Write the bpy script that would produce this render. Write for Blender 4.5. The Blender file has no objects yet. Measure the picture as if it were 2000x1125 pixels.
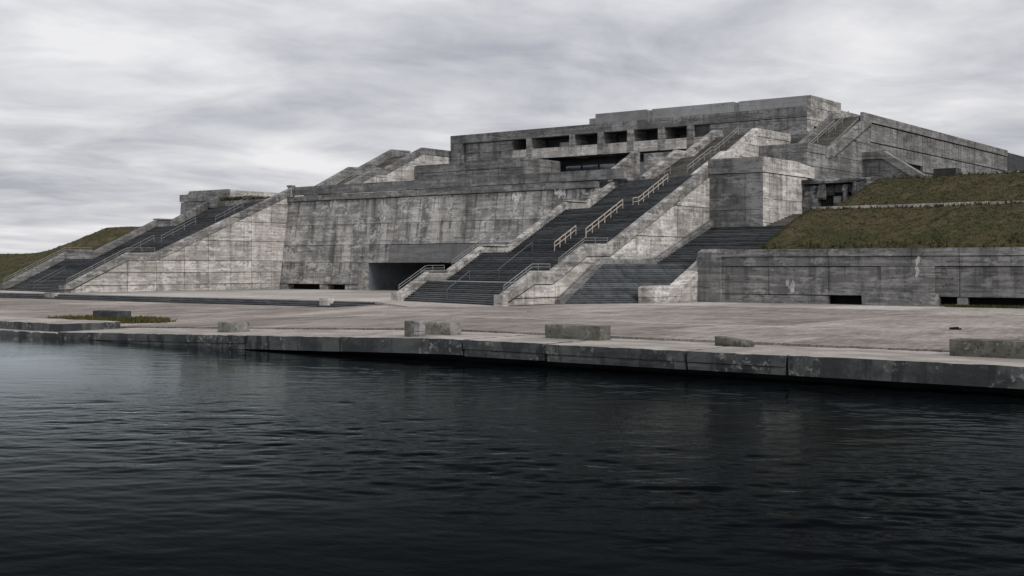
import bpy, math, random
import numpy as np
from mathutils import Vector, noise as mnoise

random.seed(7)
np.random.seed(7)
R = math.radians
scn = bpy.context.scene
COL = scn.collection

# ------------------------------------------------------------------ camera
# frame of the place: x along the facade (right), y into the building, z up, forecourt paving at z = 0
cam_d = bpy.data.cameras.new('camera')
cam = bpy.data.objects.new('camera', cam_d)
COL.objects.link(cam)
cam.location = (0, 0, 2.8)
cam.rotation_euler = (R(90), 0, R(37.5))
cam_d.sensor_width = 36.0
cam_d.lens = 42.88
cam_d.shift_y = -0.02125
cam_d.clip_start = 0.5
cam_d.clip_end = 9000
scn.camera = cam

# ------------------------------------------------------------------ sky, sun, exposure
SUN_DIR = Vector((0.80, -0.17, 0.60)).normalized()
world = bpy.data.worlds.new('World')
scn.world = world
world.use_nodes = True
wt = world.node_tree
wt.nodes.clear()


def wn(t, **kw):
    n = wt.nodes.new(t)
    for k, v in kw.items():
        setattr(n, k, v)
    return n


def wl(a, b):
    wt.links.new(a, b)


def wmath(op, a, b=None):
    n = wn('ShaderNodeMath', operation=op)
    for i, x in enumerate((a, b)):
        if x is None:
            continue
        if isinstance(x, (int, float)):
            n.inputs[i].default_value = x
        else:
            wl(x, n.inputs[i])
    return n.outputs[0]


w_out = wn('ShaderNodeOutputWorld')
w_bg = wn('ShaderNodeBackground')
w_bg.inputs['Strength'].default_value = 0.1
sky = wn('ShaderNodeTexSky', sky_type='NISHITA')
sky.sun_disc = False
sky.sun_elevation = math.asin(SUN_DIR.z)
sky.sun_rotation = math.atan2(SUN_DIR.x, SUN_DIR.y)
sky.dust_density = 3.0
w_tc = wn('ShaderNodeTexCoord')
w_sep = wn('ShaderNodeSeparateXYZ')
wl(w_tc.outputs['Generated'], w_sep.inputs[0])
zz = wmath('ADD', wmath('MAXIMUM', w_sep.outputs['Z'], 0.0), 0.10)
cx = wmath('DIVIDE', w_sep.outputs['X'], zz)
cy = wmath('DIVIDE', w_sep.outputs['Y'], zz)
w_cmb = wn('ShaderNodeCombineXYZ')
wl(cx, w_cmb.inputs[0])
wl(cy, w_cmb.inputs[1])


def cloud(rot, sc, scale, detail, rough, dist, off):
    m = wn('ShaderNodeMapping')
    m.inputs['Rotation'].default_value = (0, 0, R(rot))
    m.inputs['Scale'].default_value = sc
    m.inputs['Location'].default_value = off
    wl(w_cmb.outputs[0], m.inputs[0])
    n = wn('ShaderNodeTexNoise')
    n.inputs['Scale'].default_value = scale
    n.inputs['Detail'].default_value = detail
    n.inputs['Roughness'].default_value = rough
    n.inputs['Distortion'].default_value = dist
    wl(m.outputs[0], n.inputs['Vector'])
    return n.outputs['Fac']


c1 = cloud(-37, (0.85, 0.8, 1), 0.72, 9, 0.57, 0.4, (5.9, 0.2, 0))
c2 = cloud(-40, (0.95, 0.75, 1), 2.6, 7, 0.55, 0.5, (8.4, 2.2, 0))
cf = wmath('ADD', wmath('MULTIPLY', c1, 0.66), wmath('MULTIPLY', c2, 0.34))
w_ramp = wn('ShaderNodeValToRGB')
wl(cf, w_ramp.inputs[0])
e = w_ramp.color_ramp.elements
e[0].position = 0.36
e[0].color = (0.315, 0.322, 0.36, 1)
e[1].position = 0.60
e[1].color = (0.64, 0.635, 0.645, 1)
el = w_ramp.color_ramp.elements.new(0.5)
el.color = (0.50, 0.50, 0.522, 1)
w_sc = wn('ShaderNodeVectorMath', operation='SCALE')
wl(w_ramp.outputs[0], w_sc.inputs[0])
w_sc.inputs['Scale'].default_value = 12.6
w_mix = wn('ShaderNodeMix', data_type='RGBA')
w_mix.inputs['Factor'].default_value = 0.94
wl(sky.outputs[0], w_mix.inputs['A'])
wl(w_sc.outputs[0], w_mix.inputs['B'])
wl(w_mix.outputs['Result'], w_bg.inputs['Color'])
wl(w_bg.outputs[0], w_out.inputs[0])

sun_d = bpy.data.lights.new('sun', 'SUN')
sun_d.energy = 1.5
sun_d.angle = R(24)
sun_d.color = (1.0, 0.955, 0.9)
sun = bpy.data.objects.new('sun', sun_d)
COL.objects.link(sun)
sun.rotation_euler = SUN_DIR.to_track_quat('Z', 'Y').to_euler()
sun.location = SUN_DIR * 400

vs = scn.view_settings
vs.view_transform = 'Standard'
vs.look = 'None'
vs.exposure = 0.12
vs.gamma = 1.0
vs.use_curve_mapping = False

# ------------------------------------------------------------------ materials


class NT:
    def __init__(self, name):
        self.m = bpy.data.materials.new(name)
        self.m.use_nodes = True
        self.t = self.m.node_tree
        self.t.nodes.clear()
        self.out = self.n('ShaderNodeOutputMaterial')
        self.b = self.n('ShaderNodeBsdfPrincipled')
        self.l(self.b.outputs[0], self.out.inputs[0])
        self.geo = self.n('ShaderNodeNewGeometry')
        self.pos = self.geo.outputs['Position']

    def n(self, t, **kw):
        x = self.t.nodes.new(t)
        for k, v in kw.items():
            setattr(x, k, v)
        return x

    def l(self, a, b):
        self.t.links.new(a, b)

    def noise(self, scale, detail=4, rough=0.55, sc=(1, 1, 1), off=(0, 0, 0), dist=0.0):
        src = self.pos
        if sc != (1, 1, 1) or off != (0, 0, 0):
            m = self.n('ShaderNodeMapping')
            m.inputs['Scale'].default_value = sc
            m.inputs['Location'].default_value = off
            self.l(src, m.inputs[0])
            src = m.outputs[0]
        x = self.n('ShaderNodeTexNoise')
        x.inputs['Scale'].default_value = scale
        x.inputs['Detail'].default_value = detail
        x.inputs['Roughness'].default_value = rough
        x.inputs['Distortion'].default_value = dist
        self.l(src, x.inputs['Vector'])
        return x.outputs['Fac']

    def ramp(self, f, p0, p1, c0=0.0, c1=1.0):
        x = self.n('ShaderNodeMapRange')
        x.interpolation_type = 'SMOOTHSTEP'
        for i, v in zip(('From Min', 'From Max', 'To Min', 'To Max'), (p0, p1, c0, c1)):
            x.inputs[i].default_value = v
        self.l(f, x.inputs['Value'])
        return x.outputs[0]

    def math(self, op, a, b=None):
        x = self.n('ShaderNodeMath', operation=op)
        for i, v in enumerate((a, b)):
            if v is None:
                continue
            if isinstance(v, (int, float)):
                x.inputs[i].default_value = v
            else:
                self.l(v, x.inputs[i])
        return x.outputs[0]

    def mix(self, f, a, b, mode='MIX'):
        x = self.n('ShaderNodeMix', data_type='RGBA', blend_type=mode)
        if isinstance(f, (int, float)):
            x.inputs['Factor'].default_value = f
        else:
            self.l(f, x.inputs['Factor'])
        for k, v in (('A', a), ('B', b)):
            if isinstance(v, tuple):
                x.inputs[k].default_value = (v[0], v[1], v[2], 1)
            else:
                self.l(v, x.inputs[k])
        return x.outputs['Result']

    def bump(self, h, strength, dist):
        x = self.n('ShaderNodeBump')
        x.inputs['Strength'].default_value = strength
        x.inputs['Distance'].default_value = dist
        self.l(h, x.inputs['Height'])
        self.l(x.outputs[0], self.b.inputs['Normal'])

    def done(self, col, rough=0.9, spec=0.25):
        if isinstance(col, tuple):
            self.b.inputs['Base Color'].default_value = (col[0], col[1], col[2], 1)
        else:
            self.l(col, self.b.inputs['Base Color'])
        if isinstance(rough, (int, float)):
            self.b.inputs['Roughness'].default_value = rough
        else:
            self.l(rough, self.b.inputs['Roughness'])
        self.b.inputs['Specular IOR Level'].default_value = spec
        return self.m

    def per_object(self, col, lo, hi):
        oi = self.n('ShaderNodeObjectInfo')
        f = self.ramp(oi.outputs['Random'], 0, 1, lo, hi)
        cm = self.n('ShaderNodeVectorMath', operation='SCALE')
        self.l(col, cm.inputs[0])
        self.l(f, cm.inputs['Scale'])
        return cm.outputs[0]


def concrete(name, lite, mid, dark, grime=0.75, lime=0.6, streak=0.6, board=1.0, var=(0.85, 1.12), off=(0, 0, 0), flat_y=1.0, broad=0.3):
    """board-marked weathered concrete: board courses, mottling, drip streaks, grime and lime bloom"""
    t = NT(name)
    big = t.noise(0.16, 6, 0.62, off=off)
    med = t.noise(0.9, 6, 0.65, off=(off[0] + 5, 3, 1), sc=(1, 1, 1.7))
    fine = t.noise(6.0, 5, 0.7)
    brd = t.noise(1.0, 4, 0.62, sc=(0.16, 0.16, 3.6), off=off)
    brd2 = t.noise(1.0, 4, 0.65, sc=(0.5, 0.5, 2.3), off=(1, 4, off[0] + 9))
    stk = t.noise(1.0, 6, 0.6, sc=(0.62, 0.62 * flat_y, 0.06), off=(off[0] + 2, 7, 0))
    stk2 = t.noise(1.0, 5, 0.62, sc=(1.7, 1.7 * flat_y, 0.10), off=(4, off[0], 2))
    # base tone
    f = t.math('ADD', t.math('MULTIPLY', big, 0.5), t.math('MULTIPLY', med, 0.5))
    f = t.math('ADD', f, t.math('MULTIPLY', t.math('SUBTRACT', brd, 0.5), 0.75 * board))
    f = t.math('ADD', f, t.math('MULTIPLY', t.math('SUBTRACT', fine, 0.5), 0.22))
    c = t.mix(t.ramp(f, 0.42, 0.58), mid, lite)
    # open board joints: thin broken dark lines
    ln = t.noise(1.0, 2, 0.5, sc=(0.07, 0.07, 2.6), off=(off[0] + 1, 5, 3))
    li = t.math('MULTIPLY', t.math('MULTIPLY', t.ramp(ln, 0.475, 0.495), t.ramp(ln, 0.505, 0.525, 1.0, 0.0)), t.ramp(med, 0.40, 0.55))
    c = t.mix(t.math('MULTIPLY', li, 0.62 * board), c, dark)
    # dirt gathers along the panel edges and runs down from their tops
    gc = t.n('ShaderNodeTexCoord')
    gs_ = t.n('ShaderNodeSeparateXYZ')
    t.l(gc.outputs['Generated'], gs_.inputs[0])
    gz = gs_.outputs['Z']
    run = t.ramp(t.math('ADD', gz, t.math('MULTIPLY', t.math('SUBTRACT', stk2, 0.5), 2.6)), 0.55, 1.1)
    c = t.mix(t.math('MULTIPLY', t.math('MULTIPLY', run, t.ramp(stk2, 0.46, 0.60)), 0.75 * streak), c, dark)
    # dark drip streaks
    s = t.ramp(stk, 0.47, 0.63)
    s2 = t.ramp(stk2, 0.53, 0.64)
    sm = t.math('MULTIPLY', t.math('MAXIMUM', s, t.math('MULTIPLY', s2, 0.7)), t.ramp(big, 0.35, 0.6))
    c = t.mix(t.math('MULTIPLY', sm, streak), c, dark)
    bs = t.noise(1.0, 5, 0.6, sc=(0.24, 0.24 * flat_y, 0.035), off=(off[0] + 8, 1, 4))
    c = t.mix(t.math('MULTIPLY', t.ramp(bs, 0.49, 0.63), broad), c, dark)
    # horizontal grime along board courses
    g = t.math('MULTIPLY', t.ramp(brd2, 0.50, 0.62), t.ramp(med, 0.45, 0.56))
    c = t.mix(t.math('MULTIPLY', g, grime), c, dark)
    # lime bloom, broken by the boards
    lm = t.math('MULTIPLY', t.ramp(t.noise(1.0, 7, 0.68, sc=(0.42, 0.42, 0.8), off=(off[0] + 11, 2, 6)), 0.50, 0.60),
                t.ramp(t.noise(2.6, 6, 0.7, sc=(0.8, 0.8, 1.6), off=(3, 3, off[0])), 0.44, 0.54))
    pale = tuple(min(0.78, x * 1.42) for x in lite)
    c = t.mix(t.math('MULTIPLY', lm, lime), c, pale)
    # pits and black spots
    p = t.math('MULTIPLY', t.ramp(t.noise(3.4, 5, 0.72, sc=(0.7, 0.7, 1.3)), 0.58, 0.66), t.ramp(t.noise(0.7, 3, 0.6, off=(8, 1, 3)), 0.42, 0.58))
    c = t.mix(t.math('MULTIPLY', p, 0.75), c, tuple(x * 0.45 for x in dark))
    c = t.per_object(c, *var)
    h = t.math('ADD', t.math('MULTIPLY', brd, 0.7), t.math('MULTIPLY', fine, 0.5))
    t.bump(h, 0.55, 0.06)
    return t.done(c, 0.92, 0.2)


M = {}
M['conc'] = concrete('weathered_concrete', (0.40, 0.388, 0.37), (0.195, 0.19, 0.183), (0.055, 0.057, 0.058), grime=0.75)
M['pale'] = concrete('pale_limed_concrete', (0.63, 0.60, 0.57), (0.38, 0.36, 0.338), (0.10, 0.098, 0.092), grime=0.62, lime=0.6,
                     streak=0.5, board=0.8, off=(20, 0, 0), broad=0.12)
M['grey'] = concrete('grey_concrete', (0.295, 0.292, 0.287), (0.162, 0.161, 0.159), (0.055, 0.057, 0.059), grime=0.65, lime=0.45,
                     streak=0.6, off=(40, 0, 0))
M['stained'] = concrete('streak_stained_concrete', (0.47, 0.458, 0.436), (0.235, 0.232, 0.228), (0.052, 0.055, 0.058), grime=0.5,
                        lime=0.6, streak=0.7, board=0.6, off=(60, 0, 0), flat_y=0.0, broad=0.55)
M['dark'] = concrete('dark_wet_concrete', (0.10, 0.105, 0.11), (0.07, 0.073, 0.077), (0.035, 0.037, 0.04), grime=0.5, lime=0.2,
                     streak=0.5, off=(80, 0, 0))
M['parapet'] = concrete('smooth_parapet_concrete', (0.34, 0.342, 0.346), (0.28, 0.283, 0.288), (0.15, 0.152, 0.155), grime=0.3,
                        lime=0.15, streak=0.3, board=0.5, off=(90, 0, 0))
M['smooth'] = concrete('smooth_dark_grey_concrete', (0.225, 0.23, 0.233), (0.165, 0.169, 0.174), (0.08, 0.083, 0.088), grime=0.45,
                       lime=0.12, streak=0.35, board=0.7, off=(110, 0, 0))


def mk_block(name, cols):
    t = NT(name)
    a = t.noise(1.1, 6, 0.65)
    b = t.noise(7, 5, 0.7)
    c = t.mix(t.ramp(a, 0.38, 0.62), cols[0], cols[1])
    c = t.mix(t.ramp(b, 0.52, 0.66), c, (0.06, 0.06, 0.05))
    c = t.mix(t.math('MULTIPLY', t.ramp(t.noise(3.5, 5, 0.7, off=(4, 1, 2)), 0.56, 0.66), 0.6), c, (0.34, 0.33, 0.30))
    c = t.per_object(c, 0.8, 1.2)
    t.bump(b, 0.8, 0.03)
    return t.done(c, 0.95, 0.2)


def mk_quay():
    t = NT('wet_quay_concrete')
    nz = t.n('ShaderNodeSeparateXYZ')
    t.l(t.geo.outputs['True Normal'], nz.inputs[0])
    a = t.noise(0.5, 6, 0.65)
    b = t.noise(4.5, 6, 0.72)
    d = t.noise(1.0, 5, 0.65, sc=(1.6, 1.6, 0.35))
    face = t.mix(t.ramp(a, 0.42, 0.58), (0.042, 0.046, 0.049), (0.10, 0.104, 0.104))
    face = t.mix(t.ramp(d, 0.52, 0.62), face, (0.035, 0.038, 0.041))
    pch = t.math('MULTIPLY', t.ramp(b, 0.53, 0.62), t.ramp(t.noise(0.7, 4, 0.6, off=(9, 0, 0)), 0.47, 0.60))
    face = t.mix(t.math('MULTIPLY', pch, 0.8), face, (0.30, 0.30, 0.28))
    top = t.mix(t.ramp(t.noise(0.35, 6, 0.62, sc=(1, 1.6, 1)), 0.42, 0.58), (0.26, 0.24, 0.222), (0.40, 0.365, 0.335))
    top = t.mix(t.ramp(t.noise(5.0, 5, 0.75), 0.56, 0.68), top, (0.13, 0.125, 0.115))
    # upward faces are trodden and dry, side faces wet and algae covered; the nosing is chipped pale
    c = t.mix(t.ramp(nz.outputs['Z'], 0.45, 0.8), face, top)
    t.bump(b, 0.7, 0.05)
    return t.done(c, 0.85, 0.3)


def mk_paving(name, ca, cb, cd, speck):
    t = NT(name)
    a = t.noise(0.14, 6, 0.6, sc=(1, 0.7, 1))
    b = t.noise(0.7, 6, 0.66, sc=(1, 0.45, 1))
    f = t.noise(7.0, 4, 0.75)
    s = t.math('ADD', t.math('MULTIPLY', a, 0.55), t.math('MULTIPLY', b, 0.45))
    c = t.mix(t.ramp(s, 0.38, 0.62), ca, cb)
    c = t.mix(t.math('MULTIPLY', t.ramp(t.noise(0.3, 7, 0.68, sc=(1.0, 0.7, 1), off=(5, 8, 0)), 0.53, 0.66), 0.45), c, cd)
    c = t.mix(t.math('MULTIPLY', t.ramp(f, 0.55, 0.68), speck), c, tuple(x * 0.5 for x in cd))
    c = t.mix(t.math('MULTIPLY', t.ramp(t.noise(4.0, 5, 0.75, off=(2, 2, 2)), 0.62, 0.7), 0.45), c, tuple(min(.6, x * 1.35) for x in cb))
    gr = t.noise(1.0, 5, 0.78, sc=(3.2, 0.7, 1), off=(1, 9, 4))
    g2 = t.noise(1.0, 4, 0.75, sc=(8.0, 0.55, 1), off=(6, 2, 4))
    c = t.mix(t.math('MULTIPLY', t.ramp(g2, 0.53, 0.60), 0.5), c, tuple(x * 0.6 for x in cd))
    c = t.mix(t.math('MULTIPLY', t.ramp(g2, 0.40, 0.46, 1.0, 0.0), 0.4), c, tuple(min(.6, x * 1.3) for x in cb))
    c = t.mix(t.math('MULTIPLY', t.ramp(gr, 0.52, 0.62), 0.3), c, tuple(x * 0.62 for x in cd))
    c = t.per_object(c, 0.76, 1.10)
    t.bump(f, 0.4, 0.03)
    return t.done(c, 0.93, 0.2)


M['scorch'] = concrete('scorched_concrete', (0.30, 0.30, 0.295), (0.075, 0.077, 0.08), (0.022, 0.023, 0.025), grime=0.85, lime=0.35, streak=0.8, board=0.4, off=(150, 0, 0), broad=0.6)
M['lime'] = concrete('white_lime_crust', (0.66, 0.655, 0.64), (0.5, 0.495, 0.48), (0.25, 0.25, 0.245), grime=0.5, lime=0.5, streak=0.3, off=(130, 0, 0))
M['block'] = mk_block('mossy_block_concrete', ((0.085, 0.084, 0.07), (0.165, 0.16, 0.138)))
M['block_pale'] = mk_block('pale_block_concrete', ((0.125, 0.125, 0.112), (0.235, 0.23, 0.208)))
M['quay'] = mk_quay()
M['paving'] = mk_paving('worn_paving', (0.205, 0.183, 0.166), (0.405, 0.36, 0.326), (0.12, 0.109, 0.10), 0.8)
M['apron'] = mk_paving('pale_paving', (0.38, 0.35, 0.322), (0.52, 0.48, 0.445), (0.25, 0.232, 0.216), 0.5)


def mk_simple(name, ca, cb, scale, rough=0.85, spec=0.25, sc=(1, 1, 1), bump=0.3, var=(0.85, 1.15), metal=0.0):
    t = NT(name)
    a = t.noise(scale, 6, 0.65, sc=sc)
    c = t.mix(t.ramp(a, 0.36, 0.64), ca, cb)
    c = t.per_object(c, *var)
    t.bump(t.noise(scale * 6, 4, 0.7), bump, 0.03)
    t.b.inputs['Metallic'].default_value = metal
    return t.done(c, rough, spec)


def mk_tread():
    t = NT('dark_granite_tread')
    nz = t.n('ShaderNodeSeparateXYZ')
    t.l(t.geo.outputs['True Normal'], nz.inputs[0])
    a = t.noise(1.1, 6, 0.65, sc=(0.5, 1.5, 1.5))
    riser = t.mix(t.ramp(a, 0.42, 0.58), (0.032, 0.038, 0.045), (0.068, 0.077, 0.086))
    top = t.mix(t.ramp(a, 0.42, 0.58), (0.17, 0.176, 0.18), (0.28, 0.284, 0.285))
    c = t.mix(t.ramp(nz.outputs['Z'], 0.4, 0.8), riser, top)     # sky light painted into the upward faces, risers kept dark
    tc = t.n('ShaderNodeTexCoord')
    oz = t.n('ShaderNodeSeparateXYZ')
    t.l(tc.outputs['Object'], oz.inputs[0])
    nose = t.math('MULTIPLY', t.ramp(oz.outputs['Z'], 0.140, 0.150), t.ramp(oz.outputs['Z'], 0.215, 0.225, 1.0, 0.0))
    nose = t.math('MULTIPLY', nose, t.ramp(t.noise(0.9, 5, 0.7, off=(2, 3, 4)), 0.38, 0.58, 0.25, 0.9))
    c = t.mix(nose, c, (0.15, 0.152, 0.152))                      # broken highlight painted along the nosing of each step
    c = t.mix(t.math('MULTIPLY', t.ramp(t.noise(0.7, 6, 0.7, sc=(0.5, 1, 1), off=(3, 9, 1)), 0.6, 0.7), 0.5), c, (0.2, 0.195, 0.185))
    c = t.per_object(c, 0.62, 1.3)
    t.bump(t.noise(7, 4, 0.7), 0.3, 0.03)
    return t.done(c, 0.8, 0.3)


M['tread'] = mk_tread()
M['tread_brown'] = mk_simple('weathered_brown_tread', (0.15, 0.143, 0.13), (0.25, 0.237, 0.217), 1.0, 0.9, 0.2, sc=(0.5, 1.5, 1.5))
M['void'] = mk_simple('near_black_concrete', (0.016, 0.017, 0.018), (0.035, 0.036, 0.038), 0.8, 0.95, 0.1)  # near-black tone: passage ceiling and end, scorched wall's hole, rubble lump
M['under'] = mk_simple('recess_shade_black', (0.010, 0.011, 0.012), (0.02, 0.02, 0.02), 0.8, 0.9, 0.1)  # shade painted as near-black colour for slots, holes and gaps
M['jamb'] = mk_simple('painted_blue_grey_concrete', (0.12, 0.137, 0.158), (0.18, 0.198, 0.22), 0.7, 0.85, 0.2)
M['brass'] = mk_simple('weathered_bronze_rail', (0.34, 0.295, 0.25), (0.50, 0.44, 0.375), 3.0, 0.5, 0.4)
M['steel'] = mk_simple('galvanised_rail', (0.17, 0.175, 0.172), (0.27, 0.27, 0.262), 3.0, 0.5, 0.4)
M['darksteel'] = mk_simple('dark_painted_rail', (0.07, 0.075, 0.08), (0.12, 0.125, 0.13), 3.0, 0.5, 0.4)
M['soil'] = mk_simple('dark_soil', (0.05, 0.045, 0.035), (0.09, 0.08, 0.06), 1.5, 0.95, 0.1)
M['dark_infill'] = mk_simple('dark_opening_infill', (0.035, 0.038, 0.042), (0.06, 0.063, 0.068), 1.5, 0.55, 0.4)  # dark fill painted as shade in the doorway box; also backs window panes


def mk_glass():
    t = NT('sky_tinted_window_glass')
    c = t.mix(t.ramp(t.noise(0.8, 4, 0.6), 0.35, 0.65), (0.06, 0.085, 0.11), (0.13, 0.17, 0.21))  # bluish sky reflection painted into the base colour
    t.b.inputs['IOR'].default_value = 2.0
    return t.done(c, 0.12, 0.5)


M['glass'] = mk_glass()


def mk_grass(name, cols, sc=1.0):
    t = NT(name)
    a = t.noise(0.22 * sc, 6, 0.65)
    b = t.noise(1.3 * sc, 6, 0.7)
    f = t.noise(9.0, 4, 0.75)
    c = t.mix(t.ramp(a, 0.43, 0.57), cols[0], cols[1])
    c = t.mix(t.ramp(b, 0.44, 0.66), c, cols[2])
    c = t.mix(t.math('MULTIPLY', t.ramp(t.noise(0.5 * sc, 5, 0.7, off=(7, 2, 1)), 0.55, 0.68), 0.8), c, cols[3])
    c = t.mix(t.math('MULTIPLY', t.ramp(f, 0.5, 0.68), 0.25), c, tuple(x * 0.5 for x in cols[0]))
    t.bump(f, 0.7, 0.08)
    return t.done(c, 0.95, 0.1)


M['grass'] = mk_grass('dry_bank_grass', ((0.058, 0.056, 0.027), (0.080, 0.067, 0.036), (0.037, 0.042, 0.02), (0.125, 0.098, 0.06)))
M['weed'] = mk_grass('green_weeds', ((0.065, 0.075, 0.028), (0.125, 0.105, 0.045), (0.048, 0.056, 0.022), (0.18, 0.135, 0.07)), 2.0)


def mk_water():
    t = NT('dark_harbour_water')
    t.t.nodes.remove(t.b)
    n1 = t.noise(1.0, 2, 0.5, sc=(4.2, 8.0, 1), dist=0.3)
    n2 = t.noise(1.0, 2, 0.5, sc=(12.0, 22.0, 1), off=(3, 5, 0))
    patch = t.ramp(t.noise(0.09, 4, 0.55, off=(1, 6, 0)), 0.42, 0.6, 0.45, 1.0)
    h = t.math('MULTIPLY', t.math('ADD', t.math('MULTIPLY', n1, 0.8), t.math('MULTIPLY', n2, 0.25)), patch)
    bp = t.n('ShaderNodeBump')
    bp.inputs['Strength'].default_value = 1.0
    bp.inputs['Distance'].default_value = 0.0075
    t.l(h, bp.inputs['Height'])
    fr = t.n('ShaderNodeFresnel')
    fr.inputs['IOR'].default_value = 1.075
    gl = t.n('ShaderNodeBsdfGlossy')
    gl.inputs['Color'].default_value = (0.90, 0.99, 1.0, 1)
    gl.inputs['Roughness'].default_value = 0.02
    df = t.n('ShaderNodeBsdfDiffuse')
    df.inputs['Color'].default_value = (0.0025, 0.0033, 0.0042, 1)
    mx = t.n('ShaderNodeMixShader')
    for nd in (fr, gl, df):
        t.l(bp.outputs[0], nd.inputs['Normal'])
    rf = t.math('MINIMUM', t.math('MULTIPLY', t.math('POWER', fr.outputs[0], 2.4), 3.8), 1.0)
    t.l(rf, mx.inputs[0])
    t.l(df.outputs[0], mx.inputs[1])
    t.l(gl.outputs[0], mx.inputs[2])
    t.l(mx.outputs[0], t.out.inputs[0])
    return t.m


M['water'] = mk_water()

# ------------------------------------------------------------------ mesh helpers
WLOC = {}
CACHE = {}


def props(o, label=None, cat=None, group=None, kind=None):
    if label:
        o['label'] = label
    if cat:
        o['category'] = cat
    if group:
        o['group'] = group
    if kind:
        o['kind'] = kind
    return o


def thing(name, loc, label, cat, group=None, kind=None):
    o = bpy.data.objects.new(name, None)
    COL.objects.link(o)
    o.location = loc
    o.empty_display_size = 0.5
    WLOC[o.name] = Vector(loc)
    return props(o, label, cat, group, kind)


def obj(name, vf, mat, parent=None, smooth=False):
    """link one mesh object from world-space vertices and faces; origin at the base of its box"""
    verts, faces = vf
    a = np.asarray(verts, dtype=float)
    lo, hi = a.min(0), a.max(0)
    org = Vector(((lo[0] + hi[0]) / 2, (lo[1] + hi[1]) / 2, lo[2]))
    loc = a - np.array(org)
    key = None
    if len(a) <= 40:
        key = (tuple(np.round(loc, 3).ravel()), tuple(map(tuple, faces)), mat, smooth)
    me = CACHE.get(key) if key else None
    if me is None:
        me = bpy.data.meshes.new(name)
        me.from_pydata([tuple(v) for v in loc], [], [tuple(f) for f in faces])
        me.materials.append(M[mat])
        if smooth:
            me.polygons.foreach_set('use_smooth', [True] * len(me.polygons))
        me.update()
        if key:
            CACHE[key] = me
    o = bpy.data.objects.new(name, me)
    COL.objects.link(o)
    if parent is not None:
        o.parent = parent
        o.location = org - WLOC[parent.name]
    else:
        o.location = org
    WLOC[o.name] = org
    return o


def box(x0, x1, y0, y1, z0, z1):
    v = [(x0, y0, z0), (x1, y0, z0), (x1, y1, z0), (x0, y1, z0), (x0, y0, z1), (x1, y0, z1), (x1, y1, z1), (x0, y1, z1)]
    f = [(0, 3, 2, 1), (4, 5, 6, 7), (0, 1, 5, 4), (1, 2, 6, 5), (2, 3, 7, 6), (3, 0, 4, 7)]
    return v, f


def prism(pa, pb):
    """solid between two congruent outlines"""
    n = len(pa)
    v = list(pa) + list(pb)
    f = [tuple(range(n))[::-1], tuple(range(n, 2 * n))]
    for i in range(n):
        j = (i + 1) % n
        f.append((i, j, n + j, n + i))
    return v, f


def prof_x(pts, x0, x1, k=0.0):
    """outline in (y, z) carried along x; k skews it in plan"""
    return prism([(x0, y, z) for y, z in pts], [(x1, y - k * (x1 - x0), z) for y, z in pts])


def prof_y(pts, y0, y1):
    return prism([(x, y0, z) for x, z in pts], [(x, y1, z) for x, z in pts])


def join(*parts):
    V, F = [], []
    for v, f in parts:
        o = len(V)
        V += list(v)
        F += [tuple(i + o for i in q) for q in f]
    return V, F


def tube(pts, r, n=6):
    V, F = [], []
    P = [Vector(p) for p in pts]
    for i, p in enumerate(P):
        d = (P[min(i + 1, len(P) - 1)] - P[max(i - 1, 0)]).normalized()
        up = Vector((0, 0, 1)) if abs(d.z) < 0.9 else Vector((1, 0, 0))
        s = d.cross(up).normalized()
        q = s.cross(d)
        for k in range(n):
            a = 2 * math.pi * k / n
            V.append(tuple(p + s * (r * math.cos(a)) + q * (r * math.sin(a))))
    for i in range(len(P) - 1):
        for k in range(n):
            F.append((i * n + k, i * n + (k + 1) % n, (i + 1) * n + (k + 1) % n, (i + 1) * n + k))
    F.append(tuple(range(n))[::-1])
    F.append(tuple(range((len(P) - 1) * n, len(P) * n)))
    return V, F


def clip(poly, axis, val, keep_less):
    out = []
    n = len(poly)
    for i in range(n):
        a, b = poly[i], poly[(i + 1) % n]
        ia = (a[axis] <= val) if keep_less else (a[axis] >= val)
        ib = (b[axis] <= val) if keep_less else (b[axis] >= val)
        if ia:
            out.append(a)
        if ia != ib:
            t = (val - a[axis]) / (b[axis] - a[axis])
            out.append((a[0] + t * (b[0] - a[0]), a[1] + t * (b[1] - a[1])))
    return out


def area(p):
    return 0.5 * sum(p[i][0] * p[(i + 1) % len(p)][1] - p[(i + 1) % len(p)][0] * p[i][1] for i in range(len(p)))


def dedupe(p):
    q = []
    for a in p:
        if not q or abs(a[0] - q[-1][0]) + abs(a[1] - q[-1][1]) > 1e-4:
            q.append(a)
    if len(q) > 1 and abs(q[0][0] - q[-1][0]) + abs(q[0][1] - q[-1][1]) < 1e-4:
        q.pop()
    return q


def panels(parent, poly, acuts, zcuts, to3d, mat, gap=0.07, depth=0.13, name='panel', jit=0.018, mats=None):
    """cut a wall outline (a, z) into separate cast panels with open joints; to3d(a, z, proud) gives the point"""
    A = sorted(acuts)
    Z = sorted(zcuts)
    for i in range(len(A) - 1):
        for j in range(len(Z) - 1):
            p = poly
            for ax, val, less in ((0, A[i] + gap / 2, False), (0, A[i + 1] - gap / 2, True), (1, Z[j] + gap / 2, False), (1, Z[j + 1] - gap / 2, True)):
                p = clip(p, ax, val, less)
                if len(p) < 3:
                    break
            p = dedupe(p)
            if len(p) < 3 or abs(area(p)) < 0.06:
                continue
            if area(p) < 0:
                p = p[::-1]
            d = random.uniform(0, jit)
            fr = [to3d(a, z, depth + d) for a, z in p]
            bk = [to3d(a, z, 0.0) for a, z in p]
            m = mat if not mats else random.choice(mats)
            obj(name, prism(bk, fr), m, parent)


def fx(v):   # wall facing the viewer at y = v
    return lambda a, z, d: (a, v - d, z)


def fu(u):   # wall facing +x at x = u
    return lambda a, z, d: (u + d, a, z)


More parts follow.
